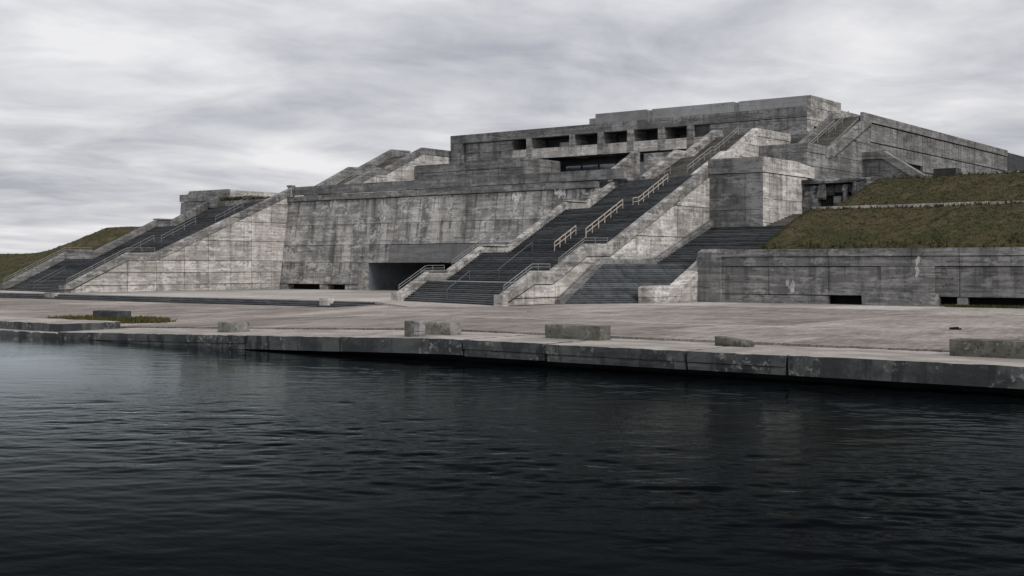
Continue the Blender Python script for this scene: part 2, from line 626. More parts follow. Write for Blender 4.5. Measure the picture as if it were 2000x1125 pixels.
def rough_box(x0, x1, y0, y1, z0, z1, seg=0.22, amp=0.03, seed=0.0, tilt=None):
    """cast block with worn, chipped edges"""
    nx = max(2, int((x1 - x0) / seg))
    ny = max(2, int((y1 - y0) / seg))
    nz = max(2, int((z1 - z0) / seg))
    idx, V, F = {}, [], []

    def vid(i, j, k):
        if (i, j, k) in idx:
            return idx[(i, j, k)]
        p = Vector((x0 + (x1 - x0) * i / nx, y0 + (y1 - y0) * j / ny, z0 + (z1 - z0) * k / nz))
        ex = (i in (0, nx)) + (j in (0, ny)) + (k in (0, nz))
        n = mnoise.noise(p * 2.3 + Vector((seed, seed * 1.7, 0)))
        n2 = mnoise.noise(p * 6.0 + Vector((seed, 4, 0)))
        a = amp * (0.25 * n2)
        if ex >= 2:
            a += amp * max(0.15, 1.6 * n + 0.35)
        c = Vector(((x0 + x1) / 2, (y0 + y1) / 2, (z0 + z1) / 2))
        for q, lim, m in ((0, i, nx), (1, j, ny), (2, k, nz)):
            if lim in (0, m) and not (q == 2 and lim == 0):
                p[q] += a if lim == 0 else -a
        if tilt:
            p.z += tilt(p)
        idx[(i, j, k)] = len(V)
        V.append(tuple(p))
        return idx[(i, j, k)]

    for i in range(nx):
        for j in range(ny):
            F.append((vid(i, j, 0), vid(i, j + 1, 0), vid(i + 1, j + 1, 0), vid(i + 1, j, 0)))
            F.append((vid(i, j, nz), vid(i + 1, j, nz), vid(i + 1, j + 1, nz), vid(i, j + 1, nz)))
    for i in range(nx):
        for k in range(nz):
            F.append((vid(i, 0, k), vid(i + 1, 0, k), vid(i + 1, 0, k + 1), vid(i, 0, k + 1)))
            F.append((vid(i, ny, k), vid(i, ny, k + 1), vid(i + 1, ny, k + 1), vid(i + 1, ny, k)))
    for j in range(ny):
        for k in range(nz):
            F.append((vid(0, j, k), vid(0, j, k + 1), vid(0, j + 1, k + 1), vid(0, j + 1, k)))
            F.append((vid(nx, j, k), vid(nx, j + 1, k), vid(nx, j + 1, k + 1), vid(nx, j, k + 1)))
    return V, F


def lerp_prof(P, y):
    if y <= P[0][0]:
        return P[0][1]
    for (a, b), (c, d) in zip(P, P[1:]):
        if y <= c:
            return b + (d - b) * (y - a) / max(1e-6, c - a)
    return P[-1][1]


# ------------------------------------------------------------------ water
WZ = -0.90


def water_mesh():
    x = np.arange(-68, 1.0, 0.085)
    y = np.arange(5.0, 37.01, 0.085)
    X, Y = np.meshgrid(x, y)
    H = np.zeros_like(X)
    rng = np.random.RandomState(3)
    for i in range(90):
        lam = 0.28 * (2.4 / 0.28) ** (rng.rand() ** 1.4)
        ang = math.radians(118) + rng.normal(0, 0.55)
        kx, ky = math.cos(ang) * 2 * math.pi / lam, math.sin(ang) * 2 * math.pi / lam
        amp = 0.00095 * lam ** 0.75
        ph = rng.rand() * 6.283
        arg = kx * X + ky * Y + ph + 0.8 * np.sin(0.21 * X + 0.13 * Y + i)
        H += amp * (np.sin(arg) + 0.25 * np.cos(2 * arg))
    calm = 0.58 + 0.42 * np.sin(0.10 * X - 0.16 * Y + 0.7) * np.sin(0.07 * X + 0.21 * Y)
    calm *= 0.27 + 2.3 * np.clip((X + 34) / 20, 0, 1) * np.clip((Y - 8) / 10, 0.35, 1)
    H *= calm
    edge = np.minimum.reduce([(X + 68) / 3, (1 - X) / 3, (Y - 5) / 3, np.ones_like(X)])
    H *= np.clip(edge, 0, 1)
    ny, nx = X.shape
    V = np.stack([X, Y, H + WZ], -1).reshape(-1, 3)
    i = np.arange(ny * nx).reshape(ny, nx)
    F = np.stack([i[:-1, :-1], i[:-1, 1:], i[1:, 1:], i[1:, :-1]], -1).reshape(-1, 4)
    xa, xb, ya, yb = x[0], x[-1], y[0], y[-1]
    base = len(V)
    E = []
    EF = []
    for (p, q, r, s) in ((-900, xa, -400, 60), (xb, 900, -400, 60), (xa, xb, -400, ya)):
        o = base + len(E)
        E += [(p, r, WZ), (q, r, WZ), (q, s, WZ), (p, s, WZ)]
        EF.append((o, o + 1, o + 2, o + 3))
    V = np.vstack([V, np.array(E)])
    me = bpy.data.meshes.new('water')
    nf = len(F) + len(EF)
    me.vertices.add(len(V))
    me.vertices.foreach_set('co', V.ravel())
    me.loops.add(nf * 4)
    FF = np.vstack([F, np.array(EF)])
    me.loops.foreach_set('vertex_index', FF.ravel().astype(np.int32))
    me.polygons.add(nf)
    me.polygons.foreach_set('loop_start', np.arange(0, nf * 4, 4, dtype=np.int32))
    me.polygons.foreach_set('use_smooth', np.ones(nf, dtype=bool))
    me.update(calc_edges=True)
    me.materials.append(M['water'])
    o = bpy.data.objects.new('water', me)
    COL.objects.link(o)
    props(o, 'dark rippled harbour water in front of the quay', 'water', kind='structure')


water_mesh()

# ------------------------------------------------------------------ ground and paving
g = obj('ground', ([(-4000, 38.5, -1.1), (4000, 38.5, -1.1), (4000, 6000, -1.1), (-4000, 6000, -1.1)], [(0, 1, 2, 3)]), 'soil')
props(g, 'bare dark ground under and beyond the paved waterfront', 'ground', kind='structure')


def low_z(x, y):
    """height of the waterfront paving: level on the right, falling gently towards the left"""
    t = (y - 36.0) / 26.5
    xl = -31.0 + (-57.0 + 31.0) * t               # where the fall begins
    L = 19.0 + (5.5 - 19.0) * min(1, max(0, (y - 36) / 30.0))
    d = max(0.0, (xl - x) * 0.72)
    return -(0.60 - 0.10 * min(1, max(0, (y - 47) / 14))) * min(1.0, d / L)


def slab(parent, name, x0, x1, y0, y1, dz, mat, thick=0.25, n=6):
    nx, ny = max(1, int((x1 - x0) / 1.5)), max(1, int((y1 - y0) / 1.5))
    V, F = [], []
    tx, ty = random.uniform(-0.0012, 0.0012), random.uniform(-0.0012, 0.0012)
    for j in range(ny + 1):
        for i in range(nx + 1):
            x, y = x0 + (x1 - x0) * i / nx, y0 + (y1 - y0) * j / ny
            V.append((x, y, low_z(x, y) + dz + tx * (x - x0) + ty * (y - y0)))
    m = len(V)
    V += [(x, y, z - thick) for x, y, z in V]
    w = nx + 1
    for j in range(ny):
        for i in range(nx):
            a = j * w + i
            F.append((a, a + 1, a + w + 1, a + w))
    for i in range(nx):
        F.append((i, i + m, i + 1 + m, i + 1))
        a = ny * w + i
        F.append((a, a + 1, a + 1 + m, a + m))
    for j in range(ny):
        a = j * w
        F.append((a, a + w, a + w + m, a + m))
        a = j * w + nx
        F.append((a, a + m, a + w + m, a + w))
    return obj(name, (V, F), mat, parent)


plaza = thing('plaza', (-40, 60, -0.3), 'worn beige paving of the waterfront plaza', 'plaza', kind='structure')
obj('bedding', ([(-260, 38.5, -1.05), (60, 38.5, -1.05), (60, 88, -1.05), (-260, 88, -1.05)], [(0, 1, 2, 3)]), 'soil', plaza)
rows = [(40.2, 44.6), (44.6, 51.0), (51.5, 60.5), (60.5, 70.2)]
x = -60.0
while x < 40:      # narrow pale strip between two bays
    w = random.uniform(3.5, 6.0)
    slab(plaza, 'strip_slab', x + 0.02, x + w - 0.02, 51.02, 51.48, 0.05 + random.uniform(-0.01, 0.01), 'apron')
    x += w
for ri, (ya, yb) in enumerate(rows):
    x = -180.0
    while x < 40:
        w = random.choice((6.0, 7.4, 9.2, 11.0))
        if ri >= 1 and x < -24.6 < x + w + 2:
            w = -24.6 - x
            slab(plaza, 'strip_slab', -24.56, -24.3, ya + 0.05, yb - 0.05, (0.07, 0.06, 0.03, 0.01)[ri], 'apron')
        gy = 0.045
        slab(plaza, 'paving_slab', x + 0.03, x + w - 0.03, ya + gy, yb - gy * (0.3 if ri else 1), (0.07, 0.05, 0.015, -0.01)[ri] + random.uniform(-0.02, 0.012), 'paving')
        x += w
        if abs(x + 24.6) < 0.01:
            x += 0.32
x = -57.0
while x < 40:
    w = random.choice((7.0, 8.5, 10.5))
    slab(plaza, 'paving_slab', x + 0.03, x + w - 0.03, 70.23, 76.4, random.uniform(-0.015, 0.0), 'paving')
    x += w
x = -55.0
while x < 40:
    w = random.choice((5.0, 6.5, 8.0))
    slab(plaza, 'apron_slab', x + 0.03, x + w - 0.03, 76.45, 87.5, random.uniform(-0.01, 0.0), 'apron')
    x += w

# forecourt: a level slab one flight of shallow steps above the falling waterfront paving
fore = thing('forecourt', (-100, 85, 0.0), 'level pale forecourt paving before the great wall', 'forecourt', kind='structure')
fx_cuts = [-190, -170, -152, -138, -127, -116, -106, -96, -86, -76.5, -67.6]
for a, b in zip(fx_cuts, fx_cuts[1:]):
    for c, d in ((70.0, 79.0), (79.0, 89.0), (89.0, 104)):
        z = 0.006 + random.uniform(0, 0.012)
        obj('forecourt_slab', box(a + 0.02, b - 0.02, c + (0.02 if c > 70 else 0), d - 0.02, -0.17, z), 'apron', fore)
pl = [(-67.58, 70.0), (-57.0, 62.5), (-52.9, 66.0), (-52.9, 82.0), (-67.58, 82.0)]
obj('forecourt_slab', prism([(x, y, -0.17) for x, y in pl], [(x, y, 0.012) for x, y in pl]), 'apron', fore)

st = thing('shallow_steps', (-100, 69.5, -0.6), 'three long shallow dark steps edging the forecourt, fading into rising paving', 'steps')
for i in range(3):
    ztop = -0.04 - 0.165 * i
    y1 = 70.0 - 0.34 * i
    ol = [(-190, y1 - 0.36), (-66.6 + 3.3 * i, y1 - 0.36), (-67.5, y1 + 0.1), (-190, y1 + 0.1)]
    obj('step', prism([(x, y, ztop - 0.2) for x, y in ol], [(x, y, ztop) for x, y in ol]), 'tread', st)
obj('footing', box(-190, -68, 69.2, 70.2, -1.1, -0.45), 'under', st)

# ------------------------------------------------------------------ quay
quay = thing('quay', (-30, 37, -1.2), 'concrete quay edge with dark wet face above the water', 'quay', kind='structure')
qx = [-57.0, -42.3, -36.4, -29.8, -25.9, -20.1, -16.5, -7.0, 3.0, 14.0, 25.0]
for i, (a, b) in enumerate(zip(qx, qx[1:])):
    dz = random.uniform(-0.012, 0.012)
    th = 0.62 + random.uniform(-0.02, 0.02)
    yf = 35.7 + random.uniform(-0.02, 0.03)
    two = i in (0, 3, 4, 5)
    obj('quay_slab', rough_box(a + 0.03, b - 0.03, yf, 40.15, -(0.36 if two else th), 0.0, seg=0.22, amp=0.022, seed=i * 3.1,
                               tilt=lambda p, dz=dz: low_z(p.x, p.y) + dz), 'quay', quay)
    if two:      # face cast in two courses
        obj('lower_course', rough_box(a + 0.04, b - 0.04, yf + 0.035, 39.0, -th, -0.375, seg=0.22, amp=0.03, seed=i * 5.3,
                                      tilt=lambda p, dz=dz: low_z(p.x, p.y) + dz), 'quay', quay)
obj('raised_quay_block', rough_box(-120, -57.6, 36.35, 39.9, -1.05, -0.21, seg=0.4, amp=0.05, seed=44), 'quay', quay)
obj('quay_slab', rough_box(-64, -56.8, 35.75, 40.1, -1.15, -0.66, seg=0.25, amp=0.07, seed=51), 'quay', quay)
obj('foundation', box(-300, 60, 36.9, 38.6, -4, -0.66), 'under', quay)
obj('infill', box(-180, -57.6, 39.95, 44.6, -1.0, -0.64), 'paving', quay)

# ------------------------------------------------------------------ grass banks
def fbm(x, y, s, o=0.0):
    return mnoise.fractal(Vector((x * s, y * s, o)), 0.9, 2.0, 4)


def smooth(a, b, x):
    t = min(1, max(0, (x - a) / (b - a)))
    return t * t * (3 - 2 * t)


def right_h(x, y):
    z = 4.02 + 3.48 * smooth(84.2, 96.4, y) if y < 95.2 else 7.5
    if y < 95.2:
        z = 4.02 + (7.52 - 4.02) * min(1, (y - 85.8) / 9.3)
        z += 0.28 * math.sin(math.pi * min(1, max(0, (y - 85.8) / 9.3)))
    elif y < 96.6:
        z = 7.5
    else:
        z = 7.5 + 3.0 * min(1, (y - 96.6) / 8.4) + 0.25 * math.sin(math.pi * min(1, (y - 96.6) / 8.4))
        if y > 105:
            z = 10.5 + 0.35 * min(1, (y - 105) / 25)
        z = 7.45 + (z - 7.45) * smooth(-42.4, -39.6, x) if y < 108 else z
    e = smooth(-44.6, -41.6, x)
    if y < 105.3:
        low = 3.0 + 3.3 * min(1, max(0, (y - 88) / 9.0)) - 0.35 + max(0, y - 97.6) * 0.2
        z = low + (z - low) * e
    return z + 0.10 * fbm(x, y, 0.5) + 0.05 * fbm(x, y, 1.7, 3)


def left_h(x, y):
    z = 0.1 + 4.3 * min(1, max(0, (y - 75.5) / 11.5))
    r = 3.6 * min(1, max(0, (y - 88.5) / 8.5))
    z += r * smooth(-151.5, -143.0, x)
    if y > 97:
        z += 0.3 * smooth(97, 109, y) * smooth(-146, -137, x)
    z += 0.25 * smooth(-160, -230, x) * 0
    return z + 0.10 * fbm(x, y, 0.4, 5) + 0.05 * fbm(x, y, 1.5, 8)


def heightfield(name, xs, ys, fn, mat, label, cat, kind):
    V = [(x, y, fn(x, y)) for y in ys for x in xs]
    nx = len(xs)
    F = [(j * nx + i, j * nx + i + 1, (j + 1) * nx + i + 1, (j + 1) * nx + i) for j in range(len(ys) - 1) for i in range(nx - 1)]
    o = obj(name, (V, F), mat, None, True)
    return props(o, label, cat, kind=kind)


def ar(a, b, s):
    n = int(round((b - a) / s))
    return [a + (b - a) * i / n for i in range(n + 1)]


heightfield('grass_slope', ar(-46, -10, 0.5) + ar(-9, 40, 2.5), ar(85.75, 107, 0.4) + ar(108, 240, 6), right_h, 'grass',
            'two-tier dry grass slope behind the retaining wall on the right', 'grass slope', 'structure')
heightfield('grass_hill', ar(-330, -170, 8) + ar(-168, -133.2, 0.7), ar(75.5, 118, 0.7) + ar(124, 260, 8), left_h, 'grass',
            'olive grass hill left of the farther grand staircase', 'grass hill', 'structure')


def tufts(name, n, sampler, fn, hmin, hmax, mat, label, w=0.5):
    V, F = [], []
    for _ in range(n):
        x, y = sampler()
        z = fn(x, y) - 0.03
        h = random.uniform(hmin, hmax)
        for b in range(2):
            a = random.uniform(0, 6.283)
            ww = h * w * random.uniform(0.5, 1.1)
            dx, dy = math.cos(a) * ww, math.sin(a) * ww
            lx, ly = random.gauss(0, h * 0.45), random.gauss(0, h * 0.45)
            o = len(V)
            V += [(x - dx, y - dy, z), (x + dx, y + dy, z), (x + lx, y + ly, z + h)]
            F.append((o, o + 1, o + 2))
    o = obj(name, (V, F), mat)
    return props(o, label, 'grass', kind='stuff')


def s_right():
    while True:
        x = random.uniform(-44.6, -10) if random.random() < 0.85 else random.uniform(-10, 10)
        y = random.uniform(85.9, 106.5)
        if 94.75 < y < 95.9:
            continue
        if x < -42 and y > 95:
            continue
        return x, y


tufts('slope_grass', 60000, s_right, right_h, 0.03, 0.10, 'grass', 'short dry grass tufts covering the slope on the right', 0.7)
tufts('hill_grass', 9000, lambda: (random.uniform(-175, -134.2), random.uniform(76, 112)), left_h, 0.05, 0.14, 'grass',
      'short dry grass tufts on the hill beside the left staircase', 0.7)

tufts('slope_clumps', 1500, lambda: (random.uniform(-43.5, -10), random.choice((85.95, 94.6, 96.3, 104.6)) + abs(random.gauss(0, 0.5))), right_h, 0.12, 0.34, 'grass',
      'taller ragged grass clumps along the edges of the right-hand slope', 0.35)

# kerb between the two grass tiers
kb = thing('kerb', (-20, 95.2, 7.3), 'pale concrete kerb line between the two grass tiers', 'kerb', kind='structure')
x = -41.8
while x < 40:
    w = random.uniform(2.0, 3.2)
    dz = random.uniform(-0.02, 0.02)
    obj('kerb_stone', box(x + 0.01, x + w - 0.02, 95.15, 95.5, 7.0, 7.70 + dz), 'apron', kb)
    x += w

# ------------------------------------------------------------------ stairs
RIS = 0.15


def step_flights(parent, xl, xr, P, k, mat, mats=None, riser=RIS):
    """P: (y, z) break points of the stair line at x = xl (flights and landings); k: skew in plan"""
    for (ya, za), (yb, zb) in zip(P, P[1:]):
        if zb - za < 0.05:
            obj('landing', prof_x([(ya - 0.02, za - 0.35), (ya - 0.02, za), (yb + 0.3, za), (yb + 0.3, za - 0.35)], xl, xr, k), mat, parent)
            continue
        n = max(1, int(round((zb - za) / riser)))
        rz, ry = (zb - za) / n, (yb - ya) / n
        for i in range(n):
            y, z = ya + i * ry, za + (i + 1) * rz
            j = random.uniform(-0.012, 0.012)
            jz = random.uniform(-0.008, 0.004)
            yy, z = y + j, z + jz
            pts = [(yy, z - rz - 0.05), (yy, z - 0.05), (yy - 0.035, z - 0.05), (yy - 0.035, z), (y + ry + 0.1, z), (y + ry + 0.1, z - rz - 0.05)]
            m = mat
            if mats:
                m = mats(z)
            obj('step', prof_x(pts, xl, xr, k), m, parent)
    # solid body under the steps
    body = [(y, z - 0.12) for y, z in P]
    body = [(P[0][0] + 0.05, P[0][1] - 0.5)] + body[0:] + [(P[-1][0], P[0][1] - 0.5)]
    obj('stair_body', prof_x(body, xl + 0.01, xr - 0.01, k), 'dark', parent)


def cheek(parent, x0, x1, top, drop, mat, name='balustrade', zmin=None, c=0.13):
    """sloping balustrade of constant depth under its top line, upper edges chamfered"""
    V, F = [], []
    for y, z in top:
        b = (z - drop) if zmin is None else max(zmin, z - drop)
        V += [(x0, y, b), (x0, y, z - c), (x0 + c, y, z), (x1 - c, y, z), (x1, y, z - c), (x1, y, b)]
    for i in range(len(top) - 1):
        a = 6 * i
        for k in range(6):
            F.append((a + k, a + 6 + k, a + 6 + (k + 1) % 6, a + (k + 1) % 6))
    F.append((0, 1, 2, 3, 4, 5))
    n = 6 * (len(top) - 1)
    F.append((n + 5, n + 4, n + 3, n + 2, n + 1, n))
    return obj(name, (V, F), mat, parent)


def handrail(parent, pts, h, mat, r=0.029, posts=1.6, second=0.38, drop=None, name='handrail'):
    """pts: feet of the rail; the rail runs h above them"""
    top = [(x, y, z + h) for x, y, z in pts]
    rail = obj(name, tube(top, r), mat, parent)
    if second:
        obj('lower_rail', tube([(x, y, z - second) for x, y, z in top], r * 0.8), mat, rail)
    # posts along the line
    P = [Vector(p) for p in pts]
    seg = [(P[i + 1] - P[i]).length for i in range(len(P) - 1)]
    L = sum(seg)
    n = max(1, int(round(L / posts)))
    for i in range(n + 1):
        d = L * i / n
        q = P[-1]
        for a, b, s in zip(P, P[1:], seg):
            if d <= s + 1e-6:
                q = a + (b - a) * (d / s)
                break
            d -= s
        obj('post', tube([(q.x, q.y, q.z - 0.12), (q.x, q.y, q.z + h)], r * 0.85, 6), mat, rail)
    return rail


# --- grand staircase in the middle
gs = thing('grand_staircase', (-60, 86, 0), 'wide dark grand staircase in the middle with pale sloping concrete flanks', 'staircase',
           'grand staircases')
KC = 0.345
PC = [(72.5, 0.02), (75.6, 1.6), (77.9, 1.6), (82.75, 3.98), (86.4, 3.98), (95.4, 8.2), (98.8, 8.2), (105.7, 11.45)]
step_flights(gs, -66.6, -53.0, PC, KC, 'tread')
LT = [(72.0, 0.62), (75.6, 2.34), (78.0, 2.36), (82.7, 4.55), (86.4, 4.57), (95.4, 8.92), (98.9, 9.05), (105.5, 12.1)]
cheek(gs, -67.25, -66.6, LT, 1.25, 'conc', zmin=0.0)
bodyL = [(72.3, 0.0)] + [(y, z - 1.22) for y, z in LT[1:]] + [(105.5, 0.0)]
obj('flank_wall', prof_x(bodyL, -67.1, -66.65), 'grey', gs)
obj('pier', box(-67.3, -66.55, 71.75, 72.6, 0, 0.70), 'pale', gs)
RT = [(67.3, 0.74), (71.1, 2.47), (73.4, 2.47), (77.9, 4.54), (81.2, 4.58), (97.6, 11.86)]
cheek(gs, -53.05, -52.5, RT, 0.98, 'conc', zmin=0.02)
obj('pier', box(-53.1, -52.31, 67.1, 67.75, 0, 0.80), 'pale', gs)
bodyR = [(67.6, 0.0)] + [(y, z - 1.05) for y, z in RT[1:]] + [(97.6, 0.0)]
obj('flank_core', prof_x(bodyR, -53.0, -52.56), 'dark', gs)
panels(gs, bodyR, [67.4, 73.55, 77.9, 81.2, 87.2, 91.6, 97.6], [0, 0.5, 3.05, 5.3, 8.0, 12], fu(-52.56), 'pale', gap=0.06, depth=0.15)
obj('coping_block', box(-67.35, -66.5, 75.6, 78.0, 2.36, 2.50), 'conc', gs)
obj('coping_block', box(-67.35, -66.5, 82.7, 86.4, 4.57, 4.72), 'conc', gs)
obj('coping_block', box(-67.35, -66.5, 95.4, 98.9, 9.0, 9.18), 'conc', gs)


def zc(x, y):   # stair line at x
    return lerp_prof(PC, y + KC * (x + 66.6))


def on_c(x, ys):
    return [(x, y, zc(x, y)) for y in ys]


# rails on the flanks
def cheek_rail(parent, x, T, ys, h, mat, **kw):
    ks = [y for y, z in T if ys[0] < y < ys[1]]
    yy = [ys[0]] + ks + [ys[1]]
    handrail(parent, [(x, y, lerp_prof(T, y)) for y in yy], h, mat, **kw)


cheek_rail(gs, -66.95, LT, (72.3, 77.9), 0.52, 'steel', second=0.22)
cheek_rail(gs, -66.95, LT, (78.9, 86.2), 0.5, 'steel', second=0.22)
cheek_rail(gs, -66.95, LT, (95.3, 98.6), 0.32, 'steel', second=0.16)
cheek_rail(gs, -52.7, RT, (67.7, 73.3), 0.5, 'steel', second=0.22)
cheek_rail(gs, -52.7, RT, (74.4, 81.1), 0.45, 'steel', second=0.2)
# rails in the middle of the flights: thin dark below, stout bronze above
XM = -60.4


def mid_rail(parent, xm, y0, y1, h, mat, r, second, posts):
    n = 6
    handrail(parent, on_c(xm, [y0 + (y1 - y0) * i / n for i in range(n + 1)]), h, mat, r=r, second=second, posts=posts)


mid_rail(gs, XM, 70.6, 73.3, 0.9, 'darksteel', 0.03, 0, 3.6)
mid_rail(gs, -59.3, 75.6, 80.0, 0.9, 'darksteel', 0.03, 0, 4.6)
mid_rail(gs, -60.0, 84.1, 87.3, 0.85, 'brass', 0.045, 0.36, 1.0)
mid_rail(gs, -58.0, 85.9, 91.7, 0.85, 'brass', 0.045, 0.36, 1.0)
mid_rail(gs, -59.3, 95.5, 101.8, 0.85, 'brass', 0.045, 0.36, 1.0)

# --- grand staircase on the left
gl = thing('grand_staircase', (-123, 90, 0), 'farther grand staircase at the left end with dark steps and long triangular flank', 'staircase',
           'grand staircases')
KL = 0.19
PLs = [(75.9, 0.02), (83.7, 3.65), (87.3, 3.65), (96.5, 7.85), (99.2, 7.85), (107.6, 11.6)]
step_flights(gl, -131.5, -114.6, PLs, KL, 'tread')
LLT = [(75.5, 0.72), (83.7, 4.56), (87.4, 4.58), (96.6, 8.75), (99.0, 8.8), (108.2, 13.1)]
cheek(gl, -132.3, -131.5, LLT, 1.3, 'grey', zmin=0.0)
obj('flank_wall', prof_x([(75.9, 0.0)] + [(y, z - 1.2) for y, z in LLT[1:]] + [(108.2, 0.0)], -132.2, -131.6), 'grey', gl)
obj('coping_block', box(-132.5, -131.4, 83.7, 87.3, 4.58, 4.74), 'grey', gl)
obj('coping_block', box(-132.5, -131.4, 96.6, 99.0, 8.78, 8.94), 'grey', gl)
LRT = [(72.2, 0.75), (79.9, 4.30), (83.6, 4.34), (104.0, 12.69)]
cheek(gl, -114.6, -114.04, LRT, 0.90, 'conc', zmin=0.02)
obj('pier', box(-114.7, -113.75, 71.95, 72.8, 0.0, 0.86), 'conc', gl)
bL = [(72.5, 0.0)] + [(y, z - 0.96) for y, z in LRT[1:]] + [(104.0, 0.0)]
obj('flank_core', prof_x(bL, -114.5, -114.12), 'dark', gl)
panels(gl, bL, [72.3, 79.8, 83.55, 87.3, 90.7, 94.0, 97.1, 100.2, 104], [0, 0.74, 2.1, 3.46, 5.8, 8.1, 10.4, 13], fu(-114.12), 'pale', gap=0.06, depth=0.18)
cheek_rail(gl, -131.9, LLT, (75.8, 87.2), 0.5, 'steel', second=0.24)
cheek_rail(gl, -114.2, LRT, (72.6, 83.5), 0.5, 'steel', second=0.24)


def zl(x, y):
    return lerp_prof(PLs, y + KL * (x + 131.5))


for xm, y0, y1, mt in ((-123.7, 74.6, 78.4, 'darksteel'), (-123.5, 86.4, 90.2, 'steel'), (-121.0, 89.4, 94.4, 'steel'), (-121.5, 97.8, 102.2, 'steel'),
                       (-123.5, 101.6, 106.0, 'steel')):
    handrail(gl, [(xm, y0 + (y1 - y0) * i / 6, zl(xm, y0 + (y1 - y0) * i / 6)) for i in range(7)], 0.9, mt, r=0.028, second=0.36, posts=1.9)

# --- side staircase on the right of the middle one
ss = thing('side_staircase', (-49.5, 84, 0), 'lower side staircase rising to the right of the middle flank, without handrails', 'staircase')
PS = [(74.2, 0.02), (79.3, 3.0), (87.6, 3.0), (97.1, 6.3), (98.0, 6.3), (103.6, 7.5)]
PS_low = [(74.2, 0.02), (79.6, 3.0), (86.8, 3.0)]
KS = -0.75
# lower flight opens towards the pier, upper flights run beside the tower
NF = 20
for i in range(NF):
    yl, yr = 74.2 + 5.2 * i / NF, 79.0 + 8.4 * i / NF
    z = 0.02 + 2.98 * (i + 1) / NF + random.uniform(-0.008, 0.004)
    quad = [(-51.9, yl), (-48.1, yr), (-48.1, yr + 0.75), (-51.9, yl + 0.5)]
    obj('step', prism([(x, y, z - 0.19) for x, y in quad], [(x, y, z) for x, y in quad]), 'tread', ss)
obj('stair_body', prism([(-51.8, 74.5, 0), (-48.2, 79.4, 0), (-48.2, 87.5, 0), (-51.8, 79.5, 0)],
                        [(-51.8, 74.5, 0.05), (-48.2, 79.4, 0.05), (-48.2, 87.5, 2.75), (-51.8, 79.5, 2.75)]), 'dark', ss)
lz = [(-51.9, 79.4), (-48.1, 87.4), (-48.1, 88.6), (-51.9, 88.6)]
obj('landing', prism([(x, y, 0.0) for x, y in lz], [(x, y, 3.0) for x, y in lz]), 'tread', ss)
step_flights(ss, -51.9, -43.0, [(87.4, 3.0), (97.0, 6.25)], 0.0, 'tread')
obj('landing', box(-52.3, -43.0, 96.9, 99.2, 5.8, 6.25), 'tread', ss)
step_flights(ss, -47.0, -43.0, [(97.6, 6.25), (103.4, 7.5)], 0.0, 'tread_brown')
obj('landing', box(-47.6, -40.0, 103.2, 105.2, 7.0, 7.5), 'tread_brown', ss)
# string wall along the middle flank
cheek(ss, -52.42, -51.9, [(73.5, 0.35), (79.2, 3.42), (87.3, 3.42), (97.2, 6.95)], 0.9, 'grey', 'string_wall', zmin=0.0)
obj('string_wall', prof_x([(73.6, 0.0), (79.2, 2.6), (87.3, 2.6), (97.2, 6.1), (97.2, 0)], -52.41, -51.95), 'grey', ss)
# right balustrade: low chamfered pier, sloping wall
def chamfer_pier(x0, x1, y0, y1, z1, c=0.16):
    v = [(x0, y0, 0), (x1, y0, 0), (x1, y1, 0), (x0, y1, 0), (x0, y0, z1 - c), (x1, y0, z1 - c), (x1, y1, z1 - c), (x0, y1, z1 - c),
         (x0 + c, y0 + c, z1), (x1 - c, y0 + c, z1), (x1 - c, y1, z1), (x0 + c, y1, z1)]
    f = [(0, 3, 2, 1), (0, 1, 5, 4), (1, 2, 6, 5), (2, 3, 7, 6), (3, 0, 4, 7), (4, 5, 9, 8), (5, 6, 10, 9), (6, 7, 11, 10), (7, 4, 8, 11), (8, 9, 10, 11)]
    return v, f


v, f = chamfer_pier(-48.35, -46.9, 78.6, 82.55, 1.32)
v = [(x, y, z + 0.5 if z == 0 else z) for x, y, z in v]
obj('pier', (v, f), 'pale', ss)
obj('pier_base', box(-48.33, -46.93, 78.62, 82.55, 0.0, 0.47), 'pale', ss)
cheek(ss, -48.2, -46.9, [(82.6, 1.25), (87.6, 3.5)], 0.78, 'pale')
obj('balustrade_base', prof_x([(82.6, 0.0), (82.6, 0.44), (87.6, 2.68), (87.6, 0.0)], -48.15, -46.96), 'pale', ss)

# ------------------------------------------------------------------ retaining wall on the right
rw = thing('retaining_wall', (-25, 86, 0), 'long grey concrete retaining wall below the grass slope on the right', 'wall')
obj('wall_core', box(-46.9, 40, 86.1, 86.6, 0.68, 4.0), 'dark', rw)
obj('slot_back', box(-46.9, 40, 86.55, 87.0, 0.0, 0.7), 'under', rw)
cuts = [-45.0, -41.0, -36.2, -30.0, -26.7, -22.4, -17.5, -12.0, -6.0, 2, 12, 25, 40]
full = [(-45.0, 0), (40, 0), (40, 4.2), (-45.0, 4.2)]
panels(rw, full, cuts, [3.52, 4.1], fx(85.85), 'grey', gap=0.035, depth=0.47, name='coping')
panels(rw, full, cuts, [2.80, 3.50], fx(85.85), 'grey', gap=0.03, depth=0.40)
panels(rw, full, cuts, [0.66, 2.77], fx(85.85), 'grey', gap=0.05, depth=0.32)
obj('panel', box(-32.2, -28.4, 85.4, 85.56, 0.9, 2.78), 'grey', rw)
obj('plinth', box(-45.0, -36.25, 85.5, 85.95, 0, 0.62), 'grey', rw)
obj('base_block', rough_box(-33.35, -28.1, 84.6, 85.95, 0.0, 0.92, seg=0.4, amp=0.04, seed=9), 'grey', rw)
obj('base_pier', box(-26.9, -26.2, 85.6, 86.0, 0, 0.66), 'grey', rw)
obj('base_pier', box(-15.0, -14.0, 85.6, 86.0, 0, 0.66), 'grey', rw)
v, f = chamfer_pier(-46.95, -44.95, 85.2, 88.6, 4.13, 0.25)
obj('corner_pier', (v, f), 'grey', rw)
obj('corner_band', box(-47.0, -44.9, 85.14, 88.7, 2.82, 3.5), 'grey', rw)

